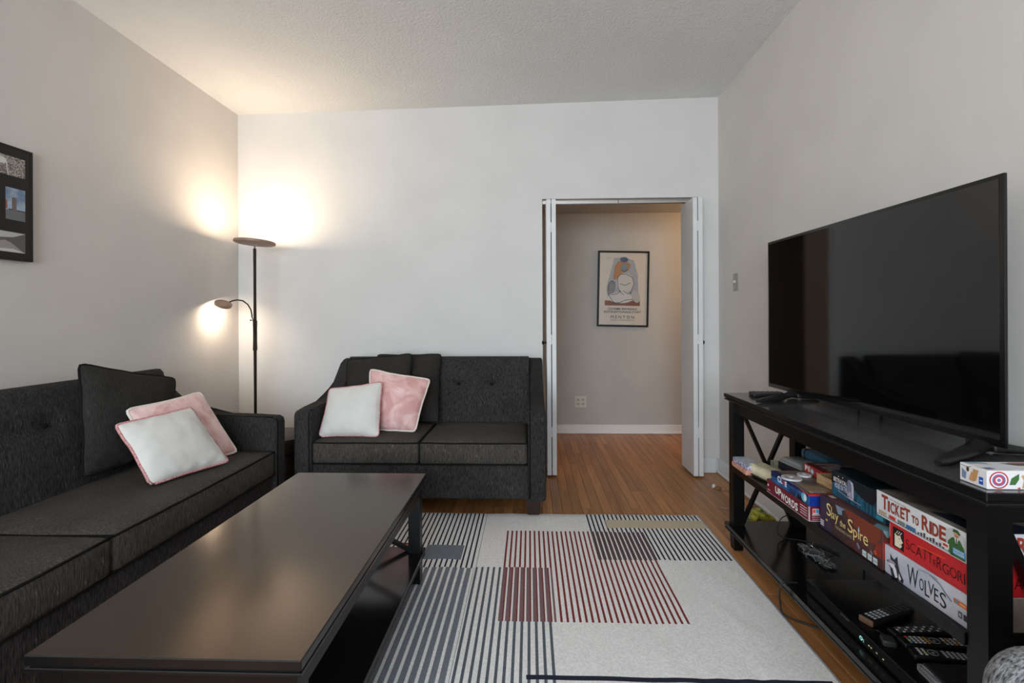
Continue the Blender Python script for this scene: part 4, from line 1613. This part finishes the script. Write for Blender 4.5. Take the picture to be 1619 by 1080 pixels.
a.rect((206, 196, 194), 0, 0.08, 0, 0.002)
a.rect((226, 226, 230), 0.012, 0.034, 0.026, 0.044)
a.rect((214, 80, 60), 0.013, 0.022, 0.029, 0.042)
a.rect((70, 150, 210), 0.023, 0.033, 0.029, 0.042)
a.rect((226, 220, 222), 0.010, 0.040, 0.021, 0.024)
a.text((216, 190, 200), 'MB GAMES', 0.010, 0.012, 0.036, 0.005)
a.rect((200, 170, 180), 0.010, 0.040, 0.006, 0.008)
a.done('printed_end', t)
zc = SHZ + H6 + 0.0005
H7, L7, D7 = 0.041, 0.272, 0.26
t = game_box('board_game_box', 'blue detective board game box with red corner, on top of the maroon word game', 0.974, 2.030, zc, L7, D7, H7,
             nmat('night_blue_card', (20, 48, 104), (46, 120, 176), 0.4, 30), nmat('clue_lid_art', (70, 60, 54), (128, 112, 96), 0.4, 10), lid=0.97)
a = Art(front())
a.poly((24, 34, 80), [(0, H7), (L7, H7), (L7, 0.036), (0.14, 0.028), (0.09, 0.036), (0.03, 0.024), (0, 0.02)])
a.text((240, 240, 244), 'C', 0.052, 0.015, 0.022, 0.024, bold=0.04)
a.text((240, 240, 244), 'L', 0.076, 0.016, 0.013, 0.020, bold=0.04)
a.text((206, 40, 44), 'U', 0.091, 0.015, 0.016, 0.020, bold=0.05)
a.text((240, 240, 244), 'E', 0.109, 0.014, 0.013, 0.020, bold=0.04)
for x_ in (0.140, 0.150, 0.165, 0.175):
    a.poly((18, 30, 60), [(x_, 0.002), (x_ + 0.006, 0.002), (x_ + 0.005, 0.018), (x_ + 0.003, 0.024), (x_ + 0.001, 0.018)])
a.poly((14, 22, 40), [(0.19, 0), (0.20, 0.02), (0.215, 0.012), (0.225, 0.024), (0.24, 0.0)])
a.oval((110, 178, 206), 0.240, 0.020, 0.018, 0.016)
a.oval((220, 236, 240), 0.246, 0.021, 0.009, 0.012)
a.poly((196, 52, 36), [(0.205, H7), (L7, H7), (L7, 0.037), (0.23, 0.037)])
a.done('printed_front', t)
a = Art(side(L7))
a.rect((16, 52, 140), 0, D7, 0, H7 * 0.86)
a.rect((196, 48, 36), 0, D7, H7 * 0.86, H7)
a.done('printed_end', t)
a = Art(top(H7))
a.rect((196, 48, 36), L7 - 0.012, L7, 0, D7)
a.text((226, 226, 232), 'CLUE', L7 - 0.03, 0.012, 0.018, 0.055)
a.poly((150, 130, 106), [(0.17, 0.02), (0.25, 0.01), (0.25, 0.1), (0.19, 0.08)])
a.poly((24, 34, 80), [(0, 0), (0.14, 0), (0.17, 0.015), (0.0, 0.02)])
a.done('printed_top', t)
# --- discs lying on the blue game
ztop = zc + H7 + 0.0009
M_disc = nmat('pale_disc', (196, 194, 200), (216, 212, 218), 0.35, 20)


def ring_disc(name, label, x_, y_, z_, r, hole, th, m, rz=0.0, cat='disc'):
    t = thing(name, label, cat, (x_, y_, z_))
    bm = bmesh.new()
    lathe(bm, [(hole, 0), (r, 0), (r + 0.001, th / 2), (r, th), (hole, th)], 40)
    bm.faces.ensure_lookup_table()
    for f in [f for f in bm.faces if len(f.verts) > 4]:
        bm.faces.remove(f)
    es = [e for e in bm.edges if e.is_boundary]
    bmesh.ops.bridge_loops(bm, edges=es)
    obj('ring', bm, m, t, smooth=40)
    bm = bmesh.new()
    lathe(bm, [(hole + 0.006, th + 0.0002), (r - 0.008, th + 0.0002), (r - 0.008, th + 0.0008), (hole + 0.006, th + 0.0008)], 40)
    bm.faces.ensure_lookup_table()
    for f in [f for f in bm.faces if len(f.verts) > 4]:
        bm.faces.remove(f)
    obj('printed_label', bm, nmat('disc_print', (150, 146, 160), (222, 200, 190), 0.3, 60), t)
    return t


ring_disc('disc', 'pale ring-shaped disc with dark centre hole lying on the blue game box', 1.000, 1.925, ztop, 0.035, 0.010, 0.006, M_disc)
ring_disc('disc', 'smaller pale ring behind the larger one, beside the wooden tray', 1.068, 1.962, ztop, 0.025, 0.008, 0.006, M_disc)
# --- wooden tray
wd = thing('wooden_tray', 'small pale wooden tray wedged next to the teal game box', 'tray', (1.072, 1.886, ztop), -PI / 2 + R(5))
M_pale = nmat('pale_wood', (176, 140, 98), (204, 170, 126), 0.5, 18, stretch=(1, 6, 6))
tw, td, th_ = 0.112, 0.074, 0.034
obj('tray_bottom', B(0, tw, 0, td, 0, 0.004), M_pale, wd)
for q, (a_, b_, c_, d_) in enumerate(((0, tw, 0, 0.005), (0, tw, td - 0.005, td), (0, 0.005, 0.005, td - 0.005), (tw - 0.005, tw, 0.005, td - 0.005))):
    obj('tray_side', B(a_, b_, c_, d_, 0.004, th_, bev=0.0008), M_pale, wd)
# --- two small card packs behind the far post
zc2 = SHZ
t = game_box('card_pack', 'salmon pink card pack under a blue one at the far end of the shelf', 0.974, 2.418, zc2, 0.155, 0.075, 0.022,
             nmat('salmon_card', (196, 128, 110), (220, 170, 150), 0.45, 60), mat('salmon_top', (206, 150, 132), 0.45), cat='card game', lid=0.9)
a = Art(side(0.155))
a.text((110, 70, 90), 'CARDS', 0.012, 0.006, 0.05, 0.009)
a.done('printed_end', t)
t = game_box('card_pack', 'blue and white card pack on top of a salmon pink one', 0.976, 2.412, zc2 + 0.0225, 0.150, 0.074, 0.021,
             nmat('blue_speckle_card', (60, 84, 160), (216, 212, 214), 0.45, 90), nmat('blue_white_top', (176, 180, 196), (214, 214, 220), 0.45, 60), cat='card game', lid=0.9, rz=R(2))
# --- cream pouch
pc = thing('zip_pouch', 'cream fabric pouch with a dark zip lying on the shelf by the maroon box', 'pouch', (1.062, 2.215, SHZ), -PI / 2 + R(12))
M_cream = nmat('cream_cloth', (204, 194, 160), (222, 213, 182), 0.8, 30, bump=0.3, bdist=0.003)


def pouch(p, u):
    p.z *= (1 - 0.45 * max(0, u.y) ** 2) * (1 + 0.10 * mnoise.noise(p * 30))
    k = 1 - 0.22 * abs(u.x) ** 3
    p.y *= k
    return p


bm = bmesh.new()
rbox(bm, -0.100, 0.100, -0.058, 0.058, 0.001, 0.050, 0.024, 8, 4, pouch)
obj('pouch_body', bm, M_cream, pc, smooth=180)
bm = bmesh.new()
tube(bm, [(-0.099, -0.04, 0.010), (-0.07, -0.054, 0.007), (0, -0.059, 0.006), (0.06, -0.055, 0.006), (0.099, -0.03, 0.008)], 0.003, 6)
obj('zip', bm, M_cable, pc, smooth=180)
bm = bmesh.new()
for dx_ in (0.0,):
    tube(bm, [(dx_, -0.035, 0.050), (dx_ + 0.004, 0.0, 0.0525), (dx_ + 0.015, 0.035, 0.046)], 0.0012, 5)
obj('stitching', bm, mat('tan_thread', (160, 146, 110), 0.8), pc)
# --- little card deck, navy box with grey plastic case, blue hard case, red box
t = game_box('card_deck', 'small pale green and cream deck box behind the cream pouch', 1.150, 2.405, SHZ, 0.10, 0.06, 0.030,
             nmat('pale_deck', (120, 130, 96), (210, 206, 186), 0.45, 70), mat('deck_top', (190, 188, 170), 0.45), cat='card game', lid=0.9)
t = game_box('small_box', 'navy cardboard box carrying the grey plastic case', 1.128, 2.285, SHZ, 0.155, 0.115, 0.060,
             mat('navy_card', (26, 30, 44), 0.45), mat('navy_card_top', (24, 28, 40), 0.45), cat='box', lid=0.97)
gc = thing('plastic_case', 'grey translucent plastic case on the navy box', 'case', (1.124, 2.270, SHZ + 0.0606), -PI / 2 + R(8))
M_gplas = mat('smoky_plastic', (150, 152, 150), 0.18, spec=0.6)
bm = bmesh.new()
rbox(bm, 0, 0.150, 0, 0.090, 0, 0.012, 0.005, 4, 2)
obj('case_base', bm, M_gplas, gc, smooth=60)
bm = bmesh.new()
pr_ = [(0.002, 0.012), (0.148, 0.012), (0.135, 0.026), (0.015, 0.026)]
prism(bm, pr_, 0.002, 0.088, bev=0.003)
obj('case_lid', bm, M_gplas, gc, smooth=60)
t = game_box('small_box', 'taupe cardboard box under the blue elastic-strapped case', 1.250, 2.335, SHZ, 0.21, 0.07, 0.064,
             mat('taupe_card', (118, 106, 96), 0.6), mat('taupe_top', (112, 102, 92), 0.6), cat='box', lid=0.97)
bc = thing('hard_case', 'blue hard-sided case with black elastic strap at the back of the shelf', 'case', (1.248, 2.325, SHZ + 0.0646), -PI / 2)
bm = bmesh.new()
rbox(bm, 0, 0.200, 0, 0.085, 0, 0.046, 0.014, 5, 3)
obj('case_shell', bm, nmat('steel_blue_shell', (36, 92, 124), (52, 112, 142), 0.4, 20), bc, smooth=180)
bm = bmesh.new()
rbox(bm, 0.026, 0.042, -0.0012, 0.0862, -0.0001, 0.0475, 0.014, 3, 3)
obj('elastic_strap', bm, M_cable, bc, smooth=180)
H8 = 0.046
bt = game_box('small_box', 'plain black box between the wooden tray and the wall', 1.158, 1.888, ztop, 0.115, 0.070, 0.056, mat('plain_black_card', (20, 20, 22), 0.5), mat('plain_black_top', (20, 20, 22), 0.5), cat='box', lid=0.95)
t = game_box('board_game_box', 'small red card game box with white bubble lettering beside the wooden tray', 1.100, 2.022, ztop, 0.122, 0.130, 0.034,
             mat('crimson_card', (176, 34, 40), 0.4), nmat('crimson_top', (96, 24, 28), (130, 40, 40), 0.4, 10), lid=0.97)
a = Art(front())
for s, x_, w_, z_, h_ in (('P', 0.008, 0.018, 0.008, 0.022), ('i', 0.028, 0.006, 0.008, 0.022), ('l', 0.036, 0.006, 0.008, 0.024)):
    a.text(WHT, s, x_, z_, w_, h_, bold=0.06)
a.oval((110, 140, 150), 0.058, 0.016, 0.014, 0.013)
a.text(WHT, 'e', 0.050, 0.008, 0.016, 0.016, bold=0.05)
a.rect((226, 190, 186), 0.086, 0.112, 0.018, 0.022)
a.rect((226, 190, 186), 0.090, 0.112, 0.011, 0.014)
a.done('printed_front', t)
a = Art(top(0.034))
a.text((170, 166, 164), 'Pile', 0.02, 0.03, 0.10, 0.09, bold=0.05)
a.done('printed_top', t)

# ================================================================== THINGS ON TOP OF THE STAND
pb = thing('patterned_box', 'flat white box printed with leaves and vases on the corner of the stand', 'box', (0.984, 1.166, SZ + 0.0008), -PI / 2)
PL, PD, PH = 0.068, 0.24, 0.040
M_pw2 = mat('white_print_card', (224, 222, 222), 0.35)
bm = bmesh.new()
box(bm, 0, PL, 0, PD, 0, PH, bev=0.0012)
obj('box_body', bm, M_pw2, pb)
a = Art(front())
a.poly((120, 138, 166), [(0.006, 0.008), (0.016, 0.006), (0.018, 0.022), (0.010, 0.026), (0.006, 0.030)])
a.oval((70, 44, 40), 0.021, 0.030, 0.0035, 0.006, 12)
a.poly((206, 150, 100), [(0.024, 0.008), (0.034, 0.006), (0.037, 0.024), (0.030, 0.028)])
a.poly((186, 144, 96), [(0.034, 0.006), (0.042, 0.010), (0.048, 0.034), (0.034, 0.034)])
a.rect((30, 84, 176), 0.049, 0.059, 0.006, 0.022)
a.rect((226, 232, 240), 0.051, 0.057, 0.013, 0.0155)
a.line((110, 90, 90), [(0.004, 0.036), (0.02, 0.034), (0.03, 0.038)], 0.0012)
a.done('printed_front', pb)
a = Art(side(PL))
for rr_, c in ((0.020, (176, 40, 52)), (0.017, (232, 228, 230)), (0.014, (96, 110, 170)), (0.011, (200, 70, 80)), (0.007, (224, 224, 232)), (0.004, (120, 120, 160))):
    a.oval(c, 0.024, 0.020, rr_, rr_ * 0.92, 22)
a.poly((64, 106, 60), [(0.046, 0.010), (0.050, 0.024), (0.066, 0.034), (0.066, 0.022), (0.058, 0.010)])
a.poly((206, 150, 76), [(0.072, 0.003), (0.076, 0.020), (0.070, 0.030), (0.080, 0.032), (0.084, 0.020), (0.094, 0.003)])
a.poly((150, 156, 110), [(0.098, 0.010), (0.096, 0.032), (0.116, 0.036), (0.122, 0.010)])
a.oval((186, 60, 60), 0.066, 0.003, 0.003, 0.002, 8)
a.poly((120, 140, 170), [(0.14, 0.004), (0.14, 0.03), (0.16, 0.034), (0.165, 0.008)])
a.done('printed_end', pb)
a = Art(top(PH))
a.line((176, 60, 56), [(0.004, 0.03), (0.03, 0.06), (0.056, 0.10)], 0.003)
a.poly((206, 214, 222), [(0.018, 0.030), (0.052, 0.05), (0.052, 0.10), (0.02, 0.07)])
a.poly((90, 70, 66), [(0.012, 0.075), (0.03, 0.10), (0.03, 0.17), (0.012, 0.14)])
a.line((180, 60, 66), [(0.008, 0.10), (0.008, 0.2)], 0.004)
a.poly((110, 160, 176), [(0.004, 0.004), (0.014, 0.008), (0.014, 0.05), (0.006, 0.04)])
a.poly((96, 110, 150), [(0.045, 0.008), (0.058, 0.01), (0.055, 0.03), (0.045, 0.026)])
a.done('printed_top', pb)


M_key = mat('grey_rubber_key', (150, 150, 150), 0.6)
M_remote = nmat('black_plastic', (18, 18, 19), (24, 24, 25), 0.4, 30)


def remote(label, x_, y_, z_, ang, ln, wd_, th, rows, cols, keycol, name='remote_control', ring=None, accent=None, tip=None, start=0.08, end=0.93):
    """local x from the tip nearest the room, keys on top"""
    t = thing(name, label, 'remote', (x_, y_, z_), ang)
    bm = bmesh.new()
    rbox(bm, 0, ln, -wd_ / 2, wd_ / 2, 0, th, min(0.006, th * 0.45), 4, 2)
    obj('body', bm, M_remote, t, smooth=180)
    if tip:
        bm = bmesh.new()
        rbox(bm, -0.001, 0.010, -wd_ / 2 - 0.0004, wd_ / 2 + 0.0004, -0.0002, th + 0.0004, min(0.006, th * 0.45), 3, 2)
        obj('end_cap', bm, tip, t, smooth=180)
    for i in range(rows):
        for j in range(cols):
            f = (start + (end - start) * (i + 0.5) / rows)
            if ring and ring[0] < f < ring[1]:
                continue
            yy_ = (j - (cols - 1) / 2) * wd_ * 0.80 / cols
            kl, kw = ln * (end - start) / rows * 0.26, wd_ * 0.8 / cols * 0.27
            c = keycol(i, j) if callable(keycol) else keycol
            obj('key', B(ln * f - kl, ln * f + kl, yy_ - kw, yy_ + kw, th - 0.001, th + 0.0014), c, t)
    if ring:
        bm = bmesh.new()
        pts_ = [(ln * (ring[0] + ring[1]) / 2 + wd_ * 0.30 * math.cos(2 * PI * q / 20), wd_ * 0.30 * math.sin(2 * PI * q / 20), th + 0.0006) for q in range(20)]
        tube(bm, pts_, 0.0011, 5, closed=True)
        ball(bm, (ln * (ring[0] + ring[1]) / 2, 0, th), 0.004, 1, 1, 0.4, 10, 6)
        obj('navigation_ring', bm, M_key, t, smooth=180)
    return t


KW, KO, KR, KB, KY, KG, KC = (mat('key_white', (206, 208, 212), 0.5), mat('key_orange', (216, 150, 66), 0.5), mat('key_red', (206, 66, 44), 0.5), mat('key_blue', (96, 150, 206), 0.5),
                              mat('key_yellow', (220, 206, 110), 0.5), mat('key_dim', (86, 86, 88), 0.5), mat('key_cyan', (110, 160, 166), 0.5))
remote('slim black remote control leaning beside the far foot of the television', 1.045, 2.365, SZ + 0.0006, R(4), 0.15, 0.040, 0.016, 6, 3, KG)
remote('second slim black remote control next to the far television foot, nearer the wall', 1.060, 2.420, SZ + 0.0006, R(-4), 0.15, 0.036, 0.016, 6, 3, KG)

# ================================================================== LOWER SHELF
LSZ = 0.1206
sb = thing('set_top_box', 'flat black set-top box with a small clock display on the lower shelf', 'set-top box', (1.018, 1.858, LSZ), -PI / 2)
SL, SD, SHT = 0.560, 0.270, 0.044
bm = bmesh.new()
box(bm, 0, SL, 0, SD, 0.004, SHT, bev=0.003, seg=2)
obj('housing', bm, M_bezel, sb, smooth=40)
obj('front_panel', B(0.004, SL - 0.004, -0.0015, 0.002, 0.008, SHT - 0.004), mat('piano_black', (7, 7, 8), 0.1), sb)
for q in (0.02, SL - 0.04):
    for y_ in (0.02, SD - 0.04):
        obj('rubber_foot', B(q, q + 0.02, y_, y_ + 0.02, 0, 0.0045), M_cable, sb)
M_glow = mat('clock_led', (150, 230, 230), 0.5, emit=(170, 236, 236), estr=0.9)
M_led2 = mat('status_led', (200, 210, 150), 0.5, emit=(200, 206, 150), estr=0.35)
bm = bmesh.new()
put_text(bm, '0:', 0.296, 0.016, 0.020, 0.012, lambda x, z, e: Vector((x, -0.0018 - e, z)))
obj('clock_display', bm, M_glow, sb)
bm = bmesh.new()
for q in (0.335, 0.345, 0.368, 0.395):
    box(bm, q, q + 0.005, -0.0024, -0.0015, 0.020, 0.0225)
obj('status_light', bm, M_led2, sb)
obj('chrome_trim', B(0.20, 0.245, -0.0022, -0.001, SHT - 0.007, SHT - 0.0055), M_chrome, sb)
ZR = LSZ + SHT + 0.0006


def col_keys(i, j):
    if i == 0:
        return (KB, KY, KC, KR)[j % 4]
    if i in (1, 2, 3):
        return KW
    if i in (4, 5):
        return KO
    return KW if (i * 3 + j) % 5 else KO


remote('black remote control with a brown end cap, farthest back on the set-top box', 1.050, 1.588, ZR, math.atan2(0.075, 0.19), 0.200, 0.044, 0.020, 9, 4, lambda i, j: KG if i > 3 else KW, tip=mat('brown_plastic', (110, 82, 64), 0.5))
remote('thin black remote control with tiny pale keys, between the brown-tipped and colourful remotes', 1.092, 1.538, ZR, R(4), 0.185, 0.036, 0.014, 12, 3, lambda i, j: KW if (i + j) % 2 else KG)
remote('black remote control with orange, blue and red keys on the set-top box', 1.086, 1.490, ZR, R(-4), 0.200, 0.042, 0.018, 14, 4, col_keys, ring=(0.36, 0.56))
remote('black remote control with a pale ring and white keys beside the colourful one', 1.078, 1.441, ZR, R(-11), 0.190, 0.040, 0.018, 13, 4, lambda i, j: KW if (i, j) != (1, 1) else KY, ring=(0.18, 0.40))
ch = thing('power_adapter', 'small dark grey power adapter on the front edge of the set-top box', 'adapter', (1.056, 1.492, ZR), R(-20))
bm = bmesh.new()
rbox(bm, -0.020, 0.014, -0.018, 0.018, 0, 0.018, 0.004, 3, 2)
obj('body', bm, mat('charcoal_plastic', (44, 44, 44), 0.45), ch, smooth=180)
bm = bmesh.new()
tube(bm, [(-0.004, 0.017, 0.010), (-0.006, 0.030, 0.012), (-0.018, 0.046, 0.010), (-0.026, 0.058, 0.003)], 0.002, 6)
obj('lead', bm, M_cable, ch, smooth=180)
pcs = thing('phone_case', 'black accessory box with a clear plastic edge at the near end of the set-top box', 'box', (1.056, 1.386, ZR), -PI / 2 + R(-3))
bm = bmesh.new()
box(bm, 0, 0.075, 0.012, 0.15, 0, 0.022, bev=0.002)
obj('box_body', bm, nmat('black_grained_card', (18, 18, 18), (30, 30, 28), 0.5, 120), pcs)
bm = bmesh.new()
rbox(bm, 0, 0.076, -0.004, 0.0115, 0, 0.020, 0.004, 3, 2)
obj('clear_edge', bm, mat('clear_plastic', (200, 200, 206), 0.08, spec=0.8, alpha_tr=0.75), pcs, smooth=180)

# cable bundle in a clear bag and a looped lead further along the shelf
cb = thing('cable_bundle', 'crumpled clear bag of cable lying on the lower shelf', 'cable', (1.205, 2.125, LSZ))
random.seed(11)
bm = bmesh.new()
for i in range(9):
    p0 = Vector((random.uniform(-0.03, 0.02), random.uniform(-0.02, 0.11), 0.006))
    pts = []
    for k in range(9):
        t_ = k / 8
        pts.append((p0.x + 0.028 * math.sin(t_ * 5 + i), p0.y - 0.11 * t_, 0.004 + 0.012 * abs(math.sin(t_ * 6 + i * 1.7))))
    tube(bm, pts, 0.0016, 5)
cw = obj('cable_strands', bm, mat('pale_cable', (138, 142, 146), 0.25), cb, smooth=180)
cw['kind'] = 'stuff'
bm = bmesh.new()


def crinkle(p, u):
    n_ = mnoise.noise(p * 60) + 0.5 * mnoise.noise(p * 130)
    p.z = max(0.0006, p.z + 0.006 * n_ * (1 if u.z > 0 else 0))
    return p


rbox(bm, -0.026, 0.026, -0.105, 0.10, 0.0005, 0.012, 0.005, 12, 2, crinkle)
obj('clear_bag', bm, mat('clear_bag', (235, 238, 240), 0.06, spec=0.7, alpha_tr=0.95), cb, smooth=180)
bm = bmesh.new()
pts = [(1.31, 2.14, LSZ + 0.004), (1.29, 2.20, LSZ + 0.004), (1.23, 2.27, LSZ + 0.004), (1.155, 2.29, LSZ + 0.004), (1.128, 2.292, LSZ + 0.02), (1.126, 2.292, LSZ + 0.06), (1.145, 2.292, LSZ + 0.10), (1.19, 2.29, LSZ + 0.112), (1.24, 2.28, LSZ + 0.105), (1.30, 2.26, LSZ + 0.09), (1.34, 2.22, LSZ + 0.03)]


def smooth_path(p, it=3):
    p = [Vector(q) for q in p]
    for _ in range(it):
        o = [p[0]]
        for a_, b_ in zip(p, p[1:]):
            o += [a_.lerp(b_, 0.25), a_.lerp(b_, 0.75)]
        o.append(p[-1])
        p = o
    return p


tube(bm, smooth_path(pts), 0.0026, 8)
tag(obj('cable', bm, M_cable, smooth=180), 'black lead standing up in a loop at the far end of the lower shelf', 'cable')
bm = bmesh.new()
pts = [(1.010, 1.905, LSZ + 0.004), (0.985, 1.908, LSZ + 0.006), (0.957, 1.908, LSZ + 0.006), (0.944, 1.906, LSZ - 0.012), (0.941, 1.902, 0.07), (0.944, 1.897, 0.02), (0.962, 1.885, 0.005), (1.02, 1.84, 0.005), (1.10, 1.78, 0.005)]
tube(bm, smooth_path(pts), 0.0032, 8)
tag(obj('cable', bm, M_cable, smooth=180), 'black lead hanging over the front edge of the lower shelf to the wooden floor', 'cable')
# leads hanging down behind the television
bm = bmesh.new()
tube(bm, smooth_path([(1.300, 2.10, 1.02), (1.345, 2.09, 0.95), (1.353, 2.08, 0.80), (1.352, 2.06, 0.60), (1.353, 2.05, 0.30), (1.345, 2.04, 0.010)]), 0.0035, 8)
tag(obj('cable', bm, M_cable, smooth=180), 'thin black lead dropping behind the television to the floor', 'cable')
bm = bmesh.new()
tube(bm, smooth_path([(1.300, 1.94, 1.00), (1.348, 1.94, 0.95), (1.354, 1.95, 0.80), (1.354, 1.955, 0.60), (1.353, 1.95, 0.30), (1.345, 1.94, 0.010)]), 0.0055, 8)
tag(obj('cable', bm, M_cable, smooth=180), 'thicker black lead dropping behind the television, nearer its middle', 'cable')

# ================================================================== SMALL THINGS ON THE FLOOR
wp = thing('crumpled_wrapper', 'crumpled green and yellow wrapper on the floor behind the stand', 'wrapper', (1.262, 2.805, 0.0006), R(10))
bm = bmesh.new()


def crump(p, u):
    n_ = Vector((mnoise.noise(p * 38), mnoise.noise(p * 38 + Vector((9, 0, 0))), mnoise.noise(p * 38 + Vector((0, 7, 0)))))
    p = p + n_ * 0.018
    p.z = max(0.0, p.z * (0.55 + 0.45 * math.cos(u.x * 1.2)))
    return p


rbox(bm, -0.062, 0.062, -0.05, 0.05, 0.0, 0.052, 0.02, 10, 3, crump)
obj('foil', bm, nmat('green_foil', (70, 110, 40), (206, 196, 70), 0.3, 34, detail=2), wp)
bm = bmesh.new()


def crump2(p, u):
    p = p + Vector((mnoise.noise(p * 50), mnoise.noise(p * 50 + Vector((3, 3, 0))), mnoise.noise(p * 50 + Vector((0, 5, 1))))) * 0.014
    p.z = max(0.0, p.z)
    return p


rbox(bm, -0.085, -0.045, -0.03, 0.045, 0.0, 0.045, 0.012, 8, 2, crump2)
obj('silver_edge', bm, nmat('silver_foil', (150, 160, 150), (226, 228, 226), 0.25, 60), wp)
bm = bmesh.new()
rbox(bm, 0.05, 0.118, -0.045, 0.03, 0.0, 0.012, 0.005, 8, 2, crump2)
obj('flap', bm, nmat('ochre_foil', (150, 110, 40), (196, 180, 70), 0.35, 50), wp)
ds = thing('door_stop', 'small brown and white door stop on the floor by the folding door', 'door stop', (1.236, 3.30, 0.0006), R(-30))
bm = bmesh.new()
lathe(bm, [(0, 0), (0.024, 0), (0.024, 0.010), (0.020, 0.014), (0, 0.015)], 20)
obj('disc_base', bm, mat('tan_rubber', (150, 104, 66), 0.6), ds, smooth=40)
obj('white_tip', B(-0.034, -0.014, -0.010, 0.010, 0.004, 0.026, bev=0.003), mat('white_rubber', (226, 226, 224), 0.5), ds)
bm = bmesh.new()
tube(bm, smooth_path([(0.0, -0.03, 0.003), (0.03, -0.034, 0.003), (0.06, -0.02, 0.003), (0.085, -0.022, 0.003)]), 0.0022, 6)
obj('cord', bm, mat('grey_cord', (96, 92, 90), 0.6), ds, smooth=180)
bm = bmesh.new()
tube(bm, smooth_path([(1.128, 2.975, 0.0035), (1.15, 2.962, 0.0035), (1.19, 2.945, 0.0035), (1.23, 2.95, 0.0035), (1.30, 2.97, 0.0035), (1.34, 3.0, 0.0035)]), 0.0028, 6)
tag(obj('cable', bm, mat('pale_grey_cord', (150, 152, 156), 0.5), smooth=180), 'short pale grey lead lying on the floor behind the far stand leg', 'cable')

# ================================================================== GREY TWEED ARMCHAIR, cut by the frame
M_tweed = fabric_mat('grey_tweed', (50, 54, 58), (108, 112, 116), 1.4, fleck=(184, 187, 190), fl=0.55)
ac = thing('armchair', 'grey tweed armchair, only a rounded arm showing at the near end of the television stand', 'armchair', (0.98, 0.46, 0.0008))
for nm, bx_, rr_ in (('arm', (-0.285, 0.32, 0.205, 0.375, 0.07, 0.628), 0.080), ('arm', (-0.285, 0.32, -0.375, -0.205, 0.07, 0.628), 0.080),
                     ('seat_cushion', (-0.27, 0.20, -0.20, 0.20, 0.27, 0.44), 0.05), ('backrest', (0.205, 0.375, -0.20, 0.20, 0.07, 0.82), 0.07), ('base', (-0.25, 0.20, -0.20, 0.20, 0.08, 0.265), 0.02)):
    bm = bmesh.new()
    rbox(bm, *bx_, rr_, 6, 5)
    obj(nm, bm, M_tweed, ac, smooth=180)
for sx in (-0.25, 0.27):
    for sy in (-0.33, 0.28):
        obj('leg', B(sx, sx + 0.04, sy, sy + 0.04, 0.0, 0.09), M_leg, ac)
